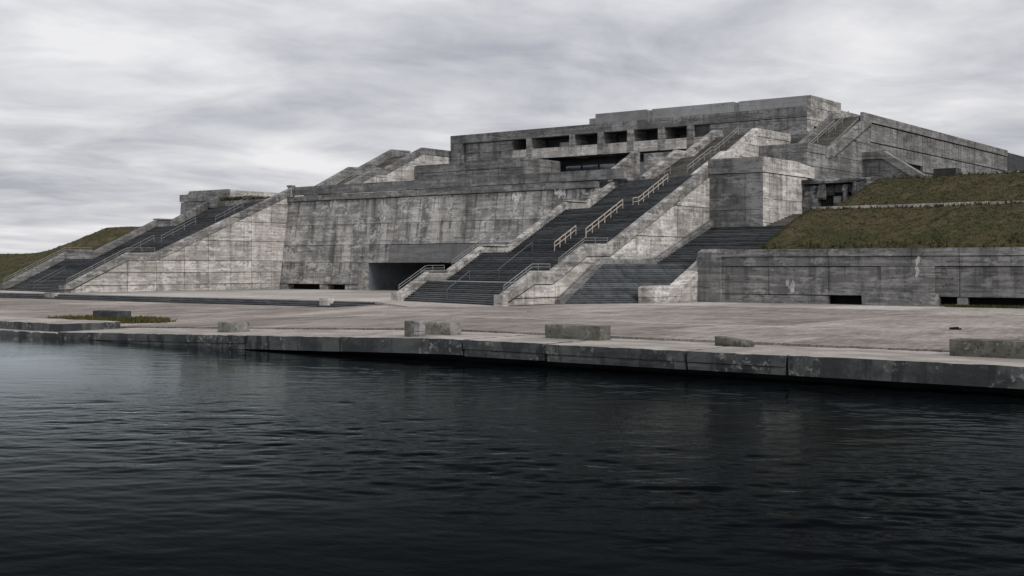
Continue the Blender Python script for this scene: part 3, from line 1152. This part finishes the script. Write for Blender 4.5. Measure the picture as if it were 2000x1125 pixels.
# ------------------------------------------------------------------ great terrace wall
tw = thing('terrace_wall', (-90, 102, 0), 'great battered concrete terrace wall with drip stains and a dark passage', 'wall')
BV0, BV1, BZ = 101.5, 103.0, 10.7


def bat(a, z, d):
    return (a, BV0 + (BV1 - BV0) * z / BZ + 0.16 - d, z)


XA, XB = -113.9, -67.3
core = [(-114.1, 0.66), (-100.4, 0.66), (-100.4, 3.2), (-76, 3.2), (-76, 0.0), (XB, 0.0), (XB, BZ), (-114.1, BZ)]
fr = [bat(a, z, 0.0) for a, z in core]
bk = [(a, 104.6, z) for a, z in core]
obj('wall_core', prism(bk, fr), 'dark', tw)
cols = [XA, -109.2, -105.0, -100.4, -95.0, -89.0, -85.0, -81.0, -77.3, -73.6, -70.2, XB]
left_poly = [(XA, 0.66), (-100.4, 0.66), (-100.4, BZ), (XA, BZ)]
panels(tw, left_poly, cols, [0.66, 3.22, 5.3, 7.75, BZ], bat, 'stained', gap=0.05, depth=0.16, jit=0.01)
up_poly = [(-100.4, 5.3), (XB, 5.3), (XB, BZ), (-100.4, BZ)]
panels(tw, up_poly, cols, [5.3, 7.75, BZ], bat, 'stained', gap=0.05, depth=0.16, jit=0.01)
# smooth lintel zone over the passage stands upright in front of the batter
panels(tw, [(-100.4, 3.2), (XB, 3.2), (XB, 5.3), (-100.4, 5.3)], [-100.4, -95.8], [3.2, 5.3], bat, 'stained', gap=0.05, depth=0.16)
panels(tw, [(-100.4, 3.2), (XB, 3.2), (XB, 5.3), (-100.4, 5.3)], [-95.8, -83.3, -76, XB], [3.2, 5.26], bat, 'smooth', gap=0.04, depth=0.24, name='lintel')
obj('jamb', box(-100.4, -99.2, 101.45, 102.0, 0.0, 3.2), 'stained', tw)
# passage
obj('passage_side', box(-100.3, -99.22, 102.0, 125, 0.0, 3.24), 'jamb', tw)
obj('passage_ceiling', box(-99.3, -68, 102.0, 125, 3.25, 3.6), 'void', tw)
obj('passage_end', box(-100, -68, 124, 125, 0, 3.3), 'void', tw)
obj('passage_floor', box(-99.3, -68, 99.6, 124, -0.1, 0.02), 'paving', tw)
# low slots at the foot with stub piers
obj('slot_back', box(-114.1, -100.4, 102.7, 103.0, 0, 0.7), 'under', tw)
for a, b in ((-113.95, -112.6), (-106.9, -105.6), (-102.6, -100.42)):
    obj('slot_pier', rough_box(a, b, 101.5, 102.7, 0.0, 0.63, seg=0.4, amp=0.05, seed=a), 'stained', tw)
# cornice and parapet
ccols = [-114.0, -103.8, -92.0, -84.5, -74.5, -68.3]
pcols = [-114.2, -104.0, -94.6, -86.0, -78.0, -70.0, -65.4]
panels(tw, [(-114.0, 10.7), (-68.3, 10.7), (-68.3, 11.5), (-114.0, 11.5)], ccols, [10.74, 11.42], fx(103.6), 'grey', gap=0.05, depth=0.82, name='cornice')
panels(tw, [(-114.2, 11.5), (-65.4, 11.5), (-65.4, 12.7), (-114.2, 12.7)], pcols, [11.56, 12.64], fx(104.3), 'grey', gap=0.05, depth=0.62, name='parapet')
obj('terrace_deck', box(-133, -47.5, 104.55, 131, 10.6, 11.42), 'grey', tw)
obj('terrace_fill', box(-131.4, -114.2, 107.9, 131, 0.0, 10.58), 'dark', tw)
obj('parapet_return', box(-66.3, -65.4, 104.3, 105.5, 11.42, 12.6), 'conc', tw)



def deposit(parent, line, to3d, proud, n, spread, mat='lime', name='lime_deposit'):
    """crust of lime: many small ragged flakes strewn along a run line, thinning towards its foot"""
    parts = []
    for _ in range(n):
        t = random.random() ** 1.4
        k = min(len(line) - 2, int(t * (len(line) - 1)))
        u = t * (len(line) - 1) - k
        a = line[k][0] + (line[k + 1][0] - line[k][0]) * u + random.gauss(0, spread * (1.05 - t))
        z = line[k][1] + (line[k + 1][1] - line[k][1]) * u + random.gauss(0, spread * 0.6)
        r = random.uniform(0.04, 0.15) * (1.15 - 0.6 * t)
        h = r * random.uniform(1.0, 3.2)
        pts = []
        for q in range(7):
            an = 2 * math.pi * q / 7
            f = random.uniform(0.6, 1.2)
            pts.append((a + r * f * math.cos(an), z + h * f * math.sin(an)))
        d = proud + random.uniform(0.0, 0.01)
        parts.append(prism([to3d(x, y, d - 0.02) for x, y in pts], [to3d(x, y, d) for x, y in pts]))
    obj(name, join(*parts), mat, parent)


deposit(tw, [(-97.3, 9.6), (-97.5, 8.0), (-97.9, 5.7)], bat, 0.20, 120, 0.36)
deposit(tw, [(-87.5, 10.2), (-87.6, 9.2), (-88.0, 8.4)], bat, 0.20, 70, 0.28)
deposit(tw, [(-105.6, 10.5), (-105.4, 9.7)], bat, 0.20, 40, 0.45)
deposit(tw, [(-78.3, 10.4), (-78.4, 9.4), (-78.6, 8.2)], bat, 0.20, 60, 0.25)
deposit(tw, [(-73.0, 10.5), (-72.0, 10.2)], bat, 0.20, 45, 0.4)
deposit(rw, [(-29.6, 3.35), (-29.65, 2.95)], fx(85.85), 0.43, 12, 0.08)
deposit(rw, [(-29.62, 2.7), (-29.66, 1.9)], fx(85.4), 0.014, 12, 0.08)
deposit(rw, [(-39.15, 1.45), (-39.1, 0.85)], fx(85.85), 0.35, 20, 0.14)
pil = thing('chimney_pillar', (-119.3, 108.3, 11.4), 'small square pillar on the terrace behind the left staircase flank', 'pillar')
obj('shaft', box(-119.6, -119.0, 108.0, 108.6, 11.42, 13.1), 'grey', pil)
obj('cap', box(-119.7, -118.9, 107.9, 108.7, 13.1, 13.3), 'grey', pil)

# ------------------------------------------------------------------ towers beside the grand stairs
tr = thing('buttress_tower', (-49.8, 101, 0), 'blocky concrete tower right of the middle staircase above the side stairs', 'tower', 'buttress towers')
obj('tower_core', box(-52.3, -47.45, 97.5, 108.0, 0, 12.0), 'dark', tr)
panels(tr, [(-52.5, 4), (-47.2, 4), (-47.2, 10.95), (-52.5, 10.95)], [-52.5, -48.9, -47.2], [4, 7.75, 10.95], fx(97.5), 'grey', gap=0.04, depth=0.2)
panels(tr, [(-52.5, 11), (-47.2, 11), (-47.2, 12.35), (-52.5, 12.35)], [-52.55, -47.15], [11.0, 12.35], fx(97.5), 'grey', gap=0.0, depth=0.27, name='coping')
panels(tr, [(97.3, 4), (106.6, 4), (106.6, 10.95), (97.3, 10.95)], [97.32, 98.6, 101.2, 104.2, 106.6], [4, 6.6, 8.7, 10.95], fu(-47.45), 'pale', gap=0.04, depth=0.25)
panels(tr, [(97.25, 11), (108, 11), (108, 12.0), (104, 12.35), (97.25, 12.35)], [97.25, 102.5, 108], [11.0, 12.36], fu(-47.45), 'pale', gap=0.03, depth=0.31, name='coping')
obj('tower_top', box(-52.5, -47.5, 97.6, 108, 12.0, 12.1), 'grey', tr)
tl = thing('buttress_tower', (-138, 112, 0), 'small concrete block behind the top of the left staircase, against the sky', 'tower', 'buttress towers')
obj('tower_core', box(-142.3, -132.5, 109.0, 119.5, 4.0, 12.6), 'dark', tl)
panels(tl, [(-143.2, 5), (-132.4, 5), (-132.4, 11.85), (-142.6, 11.85)], [-143.2, -137.6, -132.4], [5, 8, 11.85], fx(109.0), 'grey', gap=0.05, depth=0.3)
panels(tl, [(-142.8, 11.9), (-132.3, 11.9), (-132.3, 13.35), (-140.6, 13.35), (-141.0, 12.9), (-142.8, 12.9)], [-142.8, -132.3], [11.9, 13.4], fx(109.0), 'grey', gap=0.0, depth=0.4, name='coping')
obj('side_wall', box(-132.9, -132.3, 109.05, 119.5, 11.0, 13.25), 'pale', tl)

# ------------------------------------------------------------------ upper staircases
uc = thing('upper_staircase', (-62, 115, 11.4), 'upper flight continuing the middle staircase up to the gallery', 'staircase', 'upper staircases')
PU = [(108.2, 11.45), (114.6, 14.35), (116.6, 14.35), (122.6, 17.2), (127.5, 17.2)]
step_flights(uc, -65.0, -58.9, PU, 0.42, 'tread_brown')
UL = [(107.0, 11.95), (113.8, 15.2), (116.0, 15.2), (122.4, 18.1), (124.0, 18.1)]
cheek(uc, -65.7, -65.0, UL, 1.3, 'conc')
obj('flank_wall', prof_x([(107.6, 11.43)] + [(y, z - 1.2) for y, z in UL[1:]] + [(124.0, 11.43)], -65.6, -65.05), 'conc', uc)
UR = [(105.6, 11.9), (111.5, 14.52), (112.7, 14.6), (118.8, 17.52), (127.2, 17.57)]
cheek(uc, -58.95, -58.2, UR, 0.85, 'pale')
bU = [(105.6, 11.43), (107.0, 11.43)] + [(y, z - 0.8) for y, z in UR[1:]] + [(127.2, 11.43)]
obj('flank_core', prof_x(bU, -58.9, -58.5), 'dark', uc)
panels(uc, bU, [105.5, 112.7, 118.8, 122.8, 127.2], [11.0, 14.2, 15.6, 17.5], fu(-58.5), 'pale', gap=0.05, depth=0.2)


def zu(x, y):
    return lerp_prof(PU, y + 0.42 * (x + 65.0))


for xm, y0, y1 in ((-60.2, 107.2, 113.2), (-61.6, 115.4, 121.0)):
    handrail(uc, [(xm, y0 + (y1 - y0) * i / 6, zu(xm, y0 + (y1 - y0) * i / 6)) for i in range(7)], 0.9, 'steel', r=0.04, second=0.34, posts=1.3)
handrail(uc, [(-63.2, 106.6, 11.45), (-63.2, 109.0, zu(-63.2, 109.0))], 0.9, 'steel', r=0.04, second=0.34, posts=1.2)

ul = thing('upper_staircase', (-111, 114, 11.4), 'upper flight of the left staircase stepping up to the left end of the roofed gallery', 'staircase',
           'upper staircases')
PV = [(106.9, 11.45), (113.2, 14.6), (115.0, 14.6), (121.3, 17.6), (128, 17.6)]
step_flights(ul, -113.2, -109.0, PV, 0.0, 'tread_brown')
VL = [(105.5, 12.15), (113.1, 15.73), (114.9, 15.79), (121.1, 18.62), (124.6, 18.7)]
cheek(ul, -113.9, -113.2, VL, 1.2, 'grey')
obj('flank_wall', prof_x([(106.0, 11.43)] + [(y, z - 1.1) for y, z in VL[1:]] + [(124.6, 11.43)], -113.8, -113.25), 'grey', ul)
VR = [(105.6, 12.2), (112.9, 15.4), (114.6, 15.45), (121.8, 18.64), (129.8, 18.6)]
cheek(ul, -109.0, -108.3, VR, 0.9, 'grey')
bV = [(105.8, 11.43)] + [(y, z - 0.86) for y, z in VR[1:]] + [(129.8, 11.43)]
obj('flank_core', prof_x(bV, -108.95, -108.5), 'dark', ul)
panels(ul, bV, [105.6, 112.9, 117.5, 121.8, 126, 129.8], [11.43, 14.2, 16, 18.5], fu(-108.5), 'pale', gap=0.05, depth=0.12)
handrail(ul, [(-111.2, y, lerp_prof(PV, y)) for y in (107.2, 109.2, 111.2, 113.1)], 0.85, 'steel', r=0.035, second=0.34, posts=1.6)

# ------------------------------------------------------------------ the hall
hall = thing('concrete_hall', (-80, 150, 11.4), 'low flat-roofed concrete hall with recessed gallery crowning the terraces', 'building')
obj('hall_core', box(-107.6, -58.0, 132.2, 212, 0.0, 20.3), 'dark', hall)
obj('roof', box(-108.0, -56.45, 127.3, 212, 20.3, 20.56), 'grey', hall)
# long roof beam
panels(hall, [(-108.05, 19.42), (-56.3, 19.42), (-56.3, 20.6), (-108.05, 20.6)], [-108.05, -97.6, -84.5, -70.5, -56.3], [19.42, 20.58], fx(128.0), 'grey', gap=0.02, depth=1.0, name='beam')
# blank left end of the gallery
obj('gallery_end_wall', box(-108.0, -97.5, 127.35, 132.2, 11.4, 19.43), 'grey', hall)
panels(hall, [(-106, 16.9), (-97.6, 16.9), (-97.6, 19.35), (-106, 19.35)], [-105.4, -103.2, -99.6, -97.6], [16.95, 18.0, 19.3], fx(127.35), 'grey', gap=0.06, depth=0.14)
obj('end_pier', box(-108.05, -105.9, 127.02, 127.5, 16.5, 19.4), 'grey', hall)
# columns are deep fins; balcony fronts hang between them
cx_ = [(-95.1, -94.27), (-88.29, -87.5), (-84.03, -83.2), (-79.7, -78.8), (-75.34, -74.45), (-71.4, -70.5)]
for a, b in cx_:
    obj('column', box(a, b, 126.98, 130.2, 16.72, 19.45), 'conc', hall)
edges = [-97.5] + [x for c in cx_ for x in c] + [-68.4]
for a, b in zip(edges[0::2], edges[1::2]):
    obj('balcony_front', box(a + 0.03, b - 0.03, 127.0, 127.45, 16.72, 18.0), 'pale', hall)
obj('balcony_floor', box(-97.5, -68.4, 127.46, 132.2, 16.74, 16.95), 'dark', hall)
obj('gallery_ceiling', box(-97.5, -68.4, 128.02, 132.2, 19.43, 19.7), 'dark', hall)
# windows at the back of the gallery and of the recess below it
for a, b in zip(edges[0::2], edges[1::2]):
    w = b - a
    fr_ = obj('window', box(a + 0.02, b - 0.02, 130.3, 130.5, 16.97, 19.42), 'dark_infill', hall)
    n = max(1, int(w / 1.7))
    for i in range(n):
        x0 = a + 0.2 + (w - 0.4) * i / n
        x1 = a + 0.2 + (w - 0.4) * (i + 1) / n
        if random.random() < 0.75:
            obj('pane', box(x0 + 0.08, x1 - 0.08, 130.24, 130.29, 17.1, 18.75 + random.uniform(-0.2, 0.25)), 'glass', fr_)
for x in ar(-92, -73.5, 2.6):
    fr_ = obj('window', box(x, x + 2.55, 131.5, 131.7, 12.2, 16.3), 'dark_infill', hall)
    obj('pane', box(x + 0.1, x + 2.45, 131.43, 131.49, 12.4, 15.9), 'glass', fr_)
# low wall stepping out below the blank end, with the recess beside it
obj('podium_core', box(-108.2, -90.2, 120.3, 127.4, 11.42, 16.1), 'dark', hall)
panels(hall, [(-108.3, 11.4), (-90.0, 11.4), (-90.0, 16.25), (-108.3, 16.0)], [-108.3, -99.4, -94.2, -90.0], [11.4, 13.8, 15.0, 16.3], fx(120.3), 'grey', gap=0.06, depth=0.3)
obj('podium_side', box(-90.2, -89.95, 120.1, 127.4, 11.42, 16.2), 'grey', hall)
# stair cheek and wall left of the upper staircase
obj('stair_cheek', prof_x([(116.4, 12.5), (116.4, 13.6), (121.4, 16.1), (122.2, 16.1), (122.2, 11.42), (116.4, 11.42)], -75.6, -74.9), 'conc', hall)
obj('recess_wall', box(-71.6, -65.75, 117.6, 127.0, 11.42, 15.45), 'conc', hall)
# solid right end of the front
obj('front_core', box(-70.4, -56.6, 127.35, 132.2, 11.42, 19.43), 'dark', hall)
panels(hall, [(-70.4, 15.4), (-56.35, 15.4), (-56.35, 19.4), (-70.4, 19.4)], [-68.4, -62.6, -56.35], [13.0, 15.6, 17.4, 19.38], fx(127.35), 'grey', gap=0.05, depth=0.3)
# rooftop parapet of smooth units with gaps
for a, b, z in ((-86.0, -85.05, 21.42), (-85.0, -77.55, 21.93), (-77.5, -76.8, 21.8), (-76.75, -65.75, 21.9), (-65.7, -65.15, 21.8), (-65.1, -56.72, 21.88)):
    obj('roof_parapet', box(a, b, 128.0 + (0.12 if b - a < 1 else 0), 128.5, 20.57, z), 'parapet', hall)
panels(hall, [(128.0, 20.57), (136.6, 20.57), (136.6, 21.88), (128.0, 21.88)], [128.0, 136.6], [20.6, 21.88], fu(-56.7), 'conc', gap=0.0, depth=0.36, name='roof_parapet')
obj('roof_parapet', box(-60, -56.35, 136.2, 136.6, 20.57, 21.85), 'conc', hall)
# set-back corner face beside the roof stair
obj('corner_core', box(-58.0, -56.5, 127.4, 137.0, 11.4, 20.3), 'dark', hall)
panels(hall, [(127.05, 14.5), (137.2, 14.5), (137.2, 20.55), (127.05, 20.55)], [127.05, 137.2], [14.6, 17.6, 19.1, 20.55], fu(-56.5), 'conc', gap=0.04, depth=0.2)
# broken vent holes in that face, their shade put in as black boxes
for yv, zv in ((128.9, 17.75), (130.3, 17.95)):
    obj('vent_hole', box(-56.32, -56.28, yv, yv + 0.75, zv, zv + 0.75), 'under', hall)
# long right wall
obj('right_wall_core', box(-58.0, -53.1, 136.0, 210, 0.0, 20.1), 'dark', hall)
rc = [136.7, 145.2, 154.3, 161.8, 168.6, 175.8, 183.8, 191.7]
panels(hall, [(134.3, 19.35), (191.7, 19.35), (191.7, 20.28), (134.3, 20.34)], [134.3] + rc, [19.35, 20.4], fu(-53.1), 'grey', gap=0.10, depth=0.36, name='coping')
zr = [9, 12.2, 14.65, 17.1, 19.3]
wp = [(136.7, 9), (191.7, 9), (191.7, 19.3), (136.7, 19.3)]
panels(hall, wp, [136.7, 145.2, 148.6], zr, fu(-53.1), 'grey', gap=0.14, depth=0.3)
panels(hall, wp, [148.6, 154.3], [15.4, 17.1, 19.3], fu(-53.1), 'grey', gap=0.14, depth=0.3)
panels(hall, wp, [154.3] + rc[3:], zr, fu(-53.1), 'grey', gap=0.14, depth=0.3)
# corner block that carries the roof stair
obj('corner_block_core', prof_x([(119.3, 9), (119.3, 14.6), (126.2, 14.6), (136.65, 19.1), (136.65, 9)], -58.1, -53.1), 'dark', hall)
obj('roof_parapet', box(-58, -56.32, 136.65, 143, 19.0, 21.05), 'conc', hall)
cp = [(119.1, 9), (136.7, 9), (136.7, 18.8), (126.8, 14.7), (119.1, 14.7)]
panels(hall, cp, [119.12, 123.2, 128.0, 132.4, 136.7], [9, 11.8, 13.3, 14.7, 16.8, 19.3], fu(-53.1), 'grey', gap=0.05, depth=0.3)
panels(hall, [(-58.2, 9), (-52.8, 9), (-52.8, 15.65), (-58.2, 15.65)], [-58.2, -52.82], [9, 12.0, 14.7, 15.65], fx(119.4), 'grey', gap=0.04, depth=0.24)
# doorway in the long wall, its shade painted as a black sheet
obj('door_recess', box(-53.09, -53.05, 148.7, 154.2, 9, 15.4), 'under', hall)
# far set-back bays
obj('far_bay', box(-58, -53.4, 191.8, 211, 9, 20.0), 'dark', hall)
panels(hall, [(191.85, 9), (211, 9), (211, 20.1), (191.85, 20.1)], [191.85, 199.3, 206, 211], [9, 14.65, 17.1, 19.25, 20.1], fu(-53.4), 'grey', gap=0.12, depth=0.25)
obj('far_pier', box(-53.14, -51.9, 192.7, 196.2, 9, 17.3), 'grey', hall)

# roof stair cut into the corner
rs = thing('roof_staircase', (-55.2, 132, 14.9), 'short roof stair with parapets climbing the right corner of the hall', 'staircase')
PR = [(124.4, 15.1), (134.6, 19.85), (136.6, 19.85)]
step_flights(rs, -56.1, -53.3, PR, 0.0, 'tread_brown')
cheek(rs, -53.3, -52.7, [(123.8, 15.65), (125.4, 15.65), (136.7, 20.35)], 1.2, 'grey', 'parapet')
cheek(rs, -56.6, -56.1, [(124.2, 15.9), (134.4, 20.75)], 1.5, 'grey', 'parapet')
obj('parapet', box(-53.32, -52.72, 119.08, 123.8, 14.72, 15.65), 'grey', rs)
handrail(rs, [(-55.0, y, lerp_prof(PR, y)) for y in (124.6, 127.0, 129.5, 131.5)], 0.9, 'steel', r=0.045, second=0.3, posts=2.2)
handrail(rs, [(-54.4, y, lerp_prof(PR, y)) for y in (128.5, 131, 134.2)], 0.9, 'steel', r=0.04, second=0.3, posts=2.2)

# ramp wall and dark kiosk in front of the long wall
rwall = thing('stair_enclosure', (-49, 134.5, 10), 'grey wall with sloping top in front of the long right wall', 'wall')
obj('side_wall', prof_y([(-52.75, 9), (-52.75, 14.9), (-50.45, 14.9), (-45.0, 11.3), (-45.0, 9)], 134.25, 135.2), 'grey', rwall)
for ya, yb in ((134.05, 135.3),):
    obj('coping', prof_y([(-52.77, 14.92), (-52.77, 15.75), (-50.3, 15.75), (-45.0, 12.35), (-45.0, 11.34), (-50.45, 14.92)], ya, yb), 'grey', rwall)
ks = thing('doorway_box', (-51.3, 158.4, 10), 'small doorway box with a dark panel standing for its shaded recess against the long right wall', 'doorway')
obj('dark_infill', box(-52.3, -50.1, 158.35, 158.5, 9.5, 15.25), 'dark_infill', ks)  # dark panel painted as the shade of the open box
obj('frame', join(box(-52.78, -52.25, 158.3, 160.4, 9.5, 15.4), box(-50.12, -49.9, 158.3, 160.4, 9.5, 15.4), box(-52.3, -50.1, 158.32, 160.4, 15.27, 15.4)), 'dark', ks)

# scorched broken wall between tower and grass
bw = thing('broken_wall', (-44, 106, 7.5), 'scorched broken concrete wall with black hole between the tower and the grass', 'wall')
obj('wall_core', box(-47.2, -40.4, 106.3, 108.6, 7.0, 10.3), 'void', bw)
obj('wall_piece', rough_box(-47.15, -45.75, 105.3, 106.8, 7.0, 10.2, seg=0.3, amp=0.2, seed=3), 'scorch', bw)
obj('wall_piece', rough_box(-45.7, -44.2, 105.75, 106.9, 9.25, 10.3, seg=0.3, amp=0.2, seed=15), 'dark', bw)
obj('wall_piece', rough_box(-44.3, -42.5, 105.55, 106.8, 7.0, 9.15, seg=0.3, amp=0.22, seed=5), 'scorch', bw)
obj('wall_piece', rough_box(-44.25, -42.45, 105.8, 106.8, 9.5, 10.25, seg=0.3, amp=0.2, seed=25), 'dark', bw)
obj('wall_piece', rough_box(-42.4, -39.6, 105.0, 107, 7.2, 10.35, seg=0.3, amp=0.2, seed=8), 'scorch', bw)
obj('cap_beam', rough_box(-47.2, -39.3, 105.15, 108.7, 10.35, 10.75, seg=0.3, amp=0.14, seed=12), 'scorch', bw)
for k in range(9):
    x, y = random.uniform(-46.5, -41.5), random.uniform(104.2, 105.4)
    r = random.uniform(0.18, 0.45)
    obj('rubble', rough_box(x - r, x + r, y - r * 0.7, y + r * 0.7, 7.45, 7.5 + r * 1.2, seg=0.16, amp=0.16, seed=k * 2.7), random.choice(('grey', 'scorch', 'dark')), bw)
obj('hanging_slab', rough_box(-45.9, -45.0, 105.5, 105.9, 8.9, 10.3, seg=0.18, amp=0.2, seed=61), 'grey', bw)
obj('hanging_slab', rough_box(-43.4, -42.9, 105.4, 105.9, 8.6, 10.2, seg=0.18, amp=0.22, seed=71), 'stained', bw)
obj('upper_deck', box(-52.7, -39.7, 108.6, 134, 9.6, 10.7), 'grey', bw)

# ------------------------------------------------------------------ loose blocks on the plaza
def block(name, x0, x1, y0, y1, h, label, mat='block', seed=0, amp=0.028, rot=0.0, group='concrete blocks along the quay', wedge=None):
    cxm, cym = (x0 + x1) / 2, (y0 + y1) / 2
    zb = min(low_z(x, y) for x in (x0, x1) for y in (y0, y1)) - 0.01
    v, f = rough_box(x0, x1, y0, y1, zb, zb + h, seg=0.11, amp=amp, seed=seed)
    if wedge:
        v = [(x, y, zb + (z - zb) * (1 + (wedge - 1) * (x - x0) / (x1 - x0))) for x, y, z in v]
    c, s = math.cos(rot), math.sin(rot)
    v = [(cxm + c * (x - cxm) - s * (y - cym), cym + s * (x - cxm) + c * (y - cym), z) for x, y, z in v]
    o = obj(name, (v, f), mat)
    return props(o, label, 'block', group)


block('concrete_block', -27.9, -25.35, 38.45, 39.25, 0.55, 'long mossy concrete block on the quay in the middle, tallest of the low ones', seed=1)
block('concrete_block', -33.32, -32.9, 36.3, 36.75, 0.66, 'leftmost of two upright slabs standing at the left end of a pale block', 'block_pale', 2)
block('concrete_block', -32.88, -32.56, 36.35, 36.75, 0.65, 'narrow bluish upright slab between another upright slab and a pale long block', 'grey', 4)
block('concrete_block', -33.6, -31.95, 37.55, 38.3, 0.56, 'pale rectangular block just behind the two upright slabs', 'block_pale', 3)
block('concrete_block', -46.2, -44.9, 37.3, 38.2, 0.50, 'small pale block near the quay joint, left of centre', 'block_pale', 6)
block('concrete_block', -66.9, -64.3, 44.3, 45.3, 0.66, 'dark block lying in the green grass patch at the left', 'dark', 7)
block('concrete_block', -20.55, -19.2, 38.5, 39.1, 0.34, 'small broken wedge of concrete on the quay, lower at its right end', 'block', 8, 0.05, 0.0, wedge=0.55)
block('concrete_block', -12.35, -6.5, 38.5, 39.4, 0.54, 'long dark block at the right edge of the picture', 'block', 9)
block('bollard', -72.7, -71.7, 69.0, 69.8, 0.72, 'square pale concrete bollard on the shallow steps nearest the middle staircase', 'pale', 11, group='bollards on the steps')
block('bollard', -112.5, -111.2, 69.0, 69.9, 0.66, 'square concrete bollard on the shallow steps before the left staircase', 'conc', 12, group='bollards on the steps')
lp = rough_box(-17.45, -17.0, 54.4, 54.8, -0.02, 0.12, seg=0.1, amp=0.09, seed=33)
props(obj('rubble_lump', lp, 'void'), 'small dark lump of rubble on the open paving at the right', 'rubble')

# ------------------------------------------------------------------ weeds
def patch_sampler(cx, cy, rx, ry):
    def s():
        while True:
            x, y = random.uniform(-1, 1), random.uniform(-1, 1)
            q = 0.75 + 0.6 * mnoise.noise(Vector((x * 3 + cx, y * 2, 0)))
            if random.random() < 1.5 * (q - (x * x + y * y)):
                return cx + rx * x, cy + ry * y
    return s


tufts('weed_patch', 3600, patch_sampler(-64.4, 44.0, 6.8, 3.2), lambda x, y: low_z(x, y) - 0.0, 0.08, 0.42, 'weed',
      'green and yellow weeds growing through the paving round a dark block at the left', 0.3)
tufts('weed_strip', 3800, lambda: (random.uniform(-27.9, -5), random.uniform(84.9, 86.0)), lambda x, y: 0.0, 0.05, 0.26, 'weed',
      'strip of green weeds at the foot of the retaining wall on the right', 0.3)
tufts('terrace_weeds', 2200, lambda: (random.uniform(-130.5, -124.5), random.uniform(106.0, 110.5)), lambda x, y: 11.4, 0.2, 0.8, 'grass',
      'dry weeds at the top of the left grand staircase', 0.4)
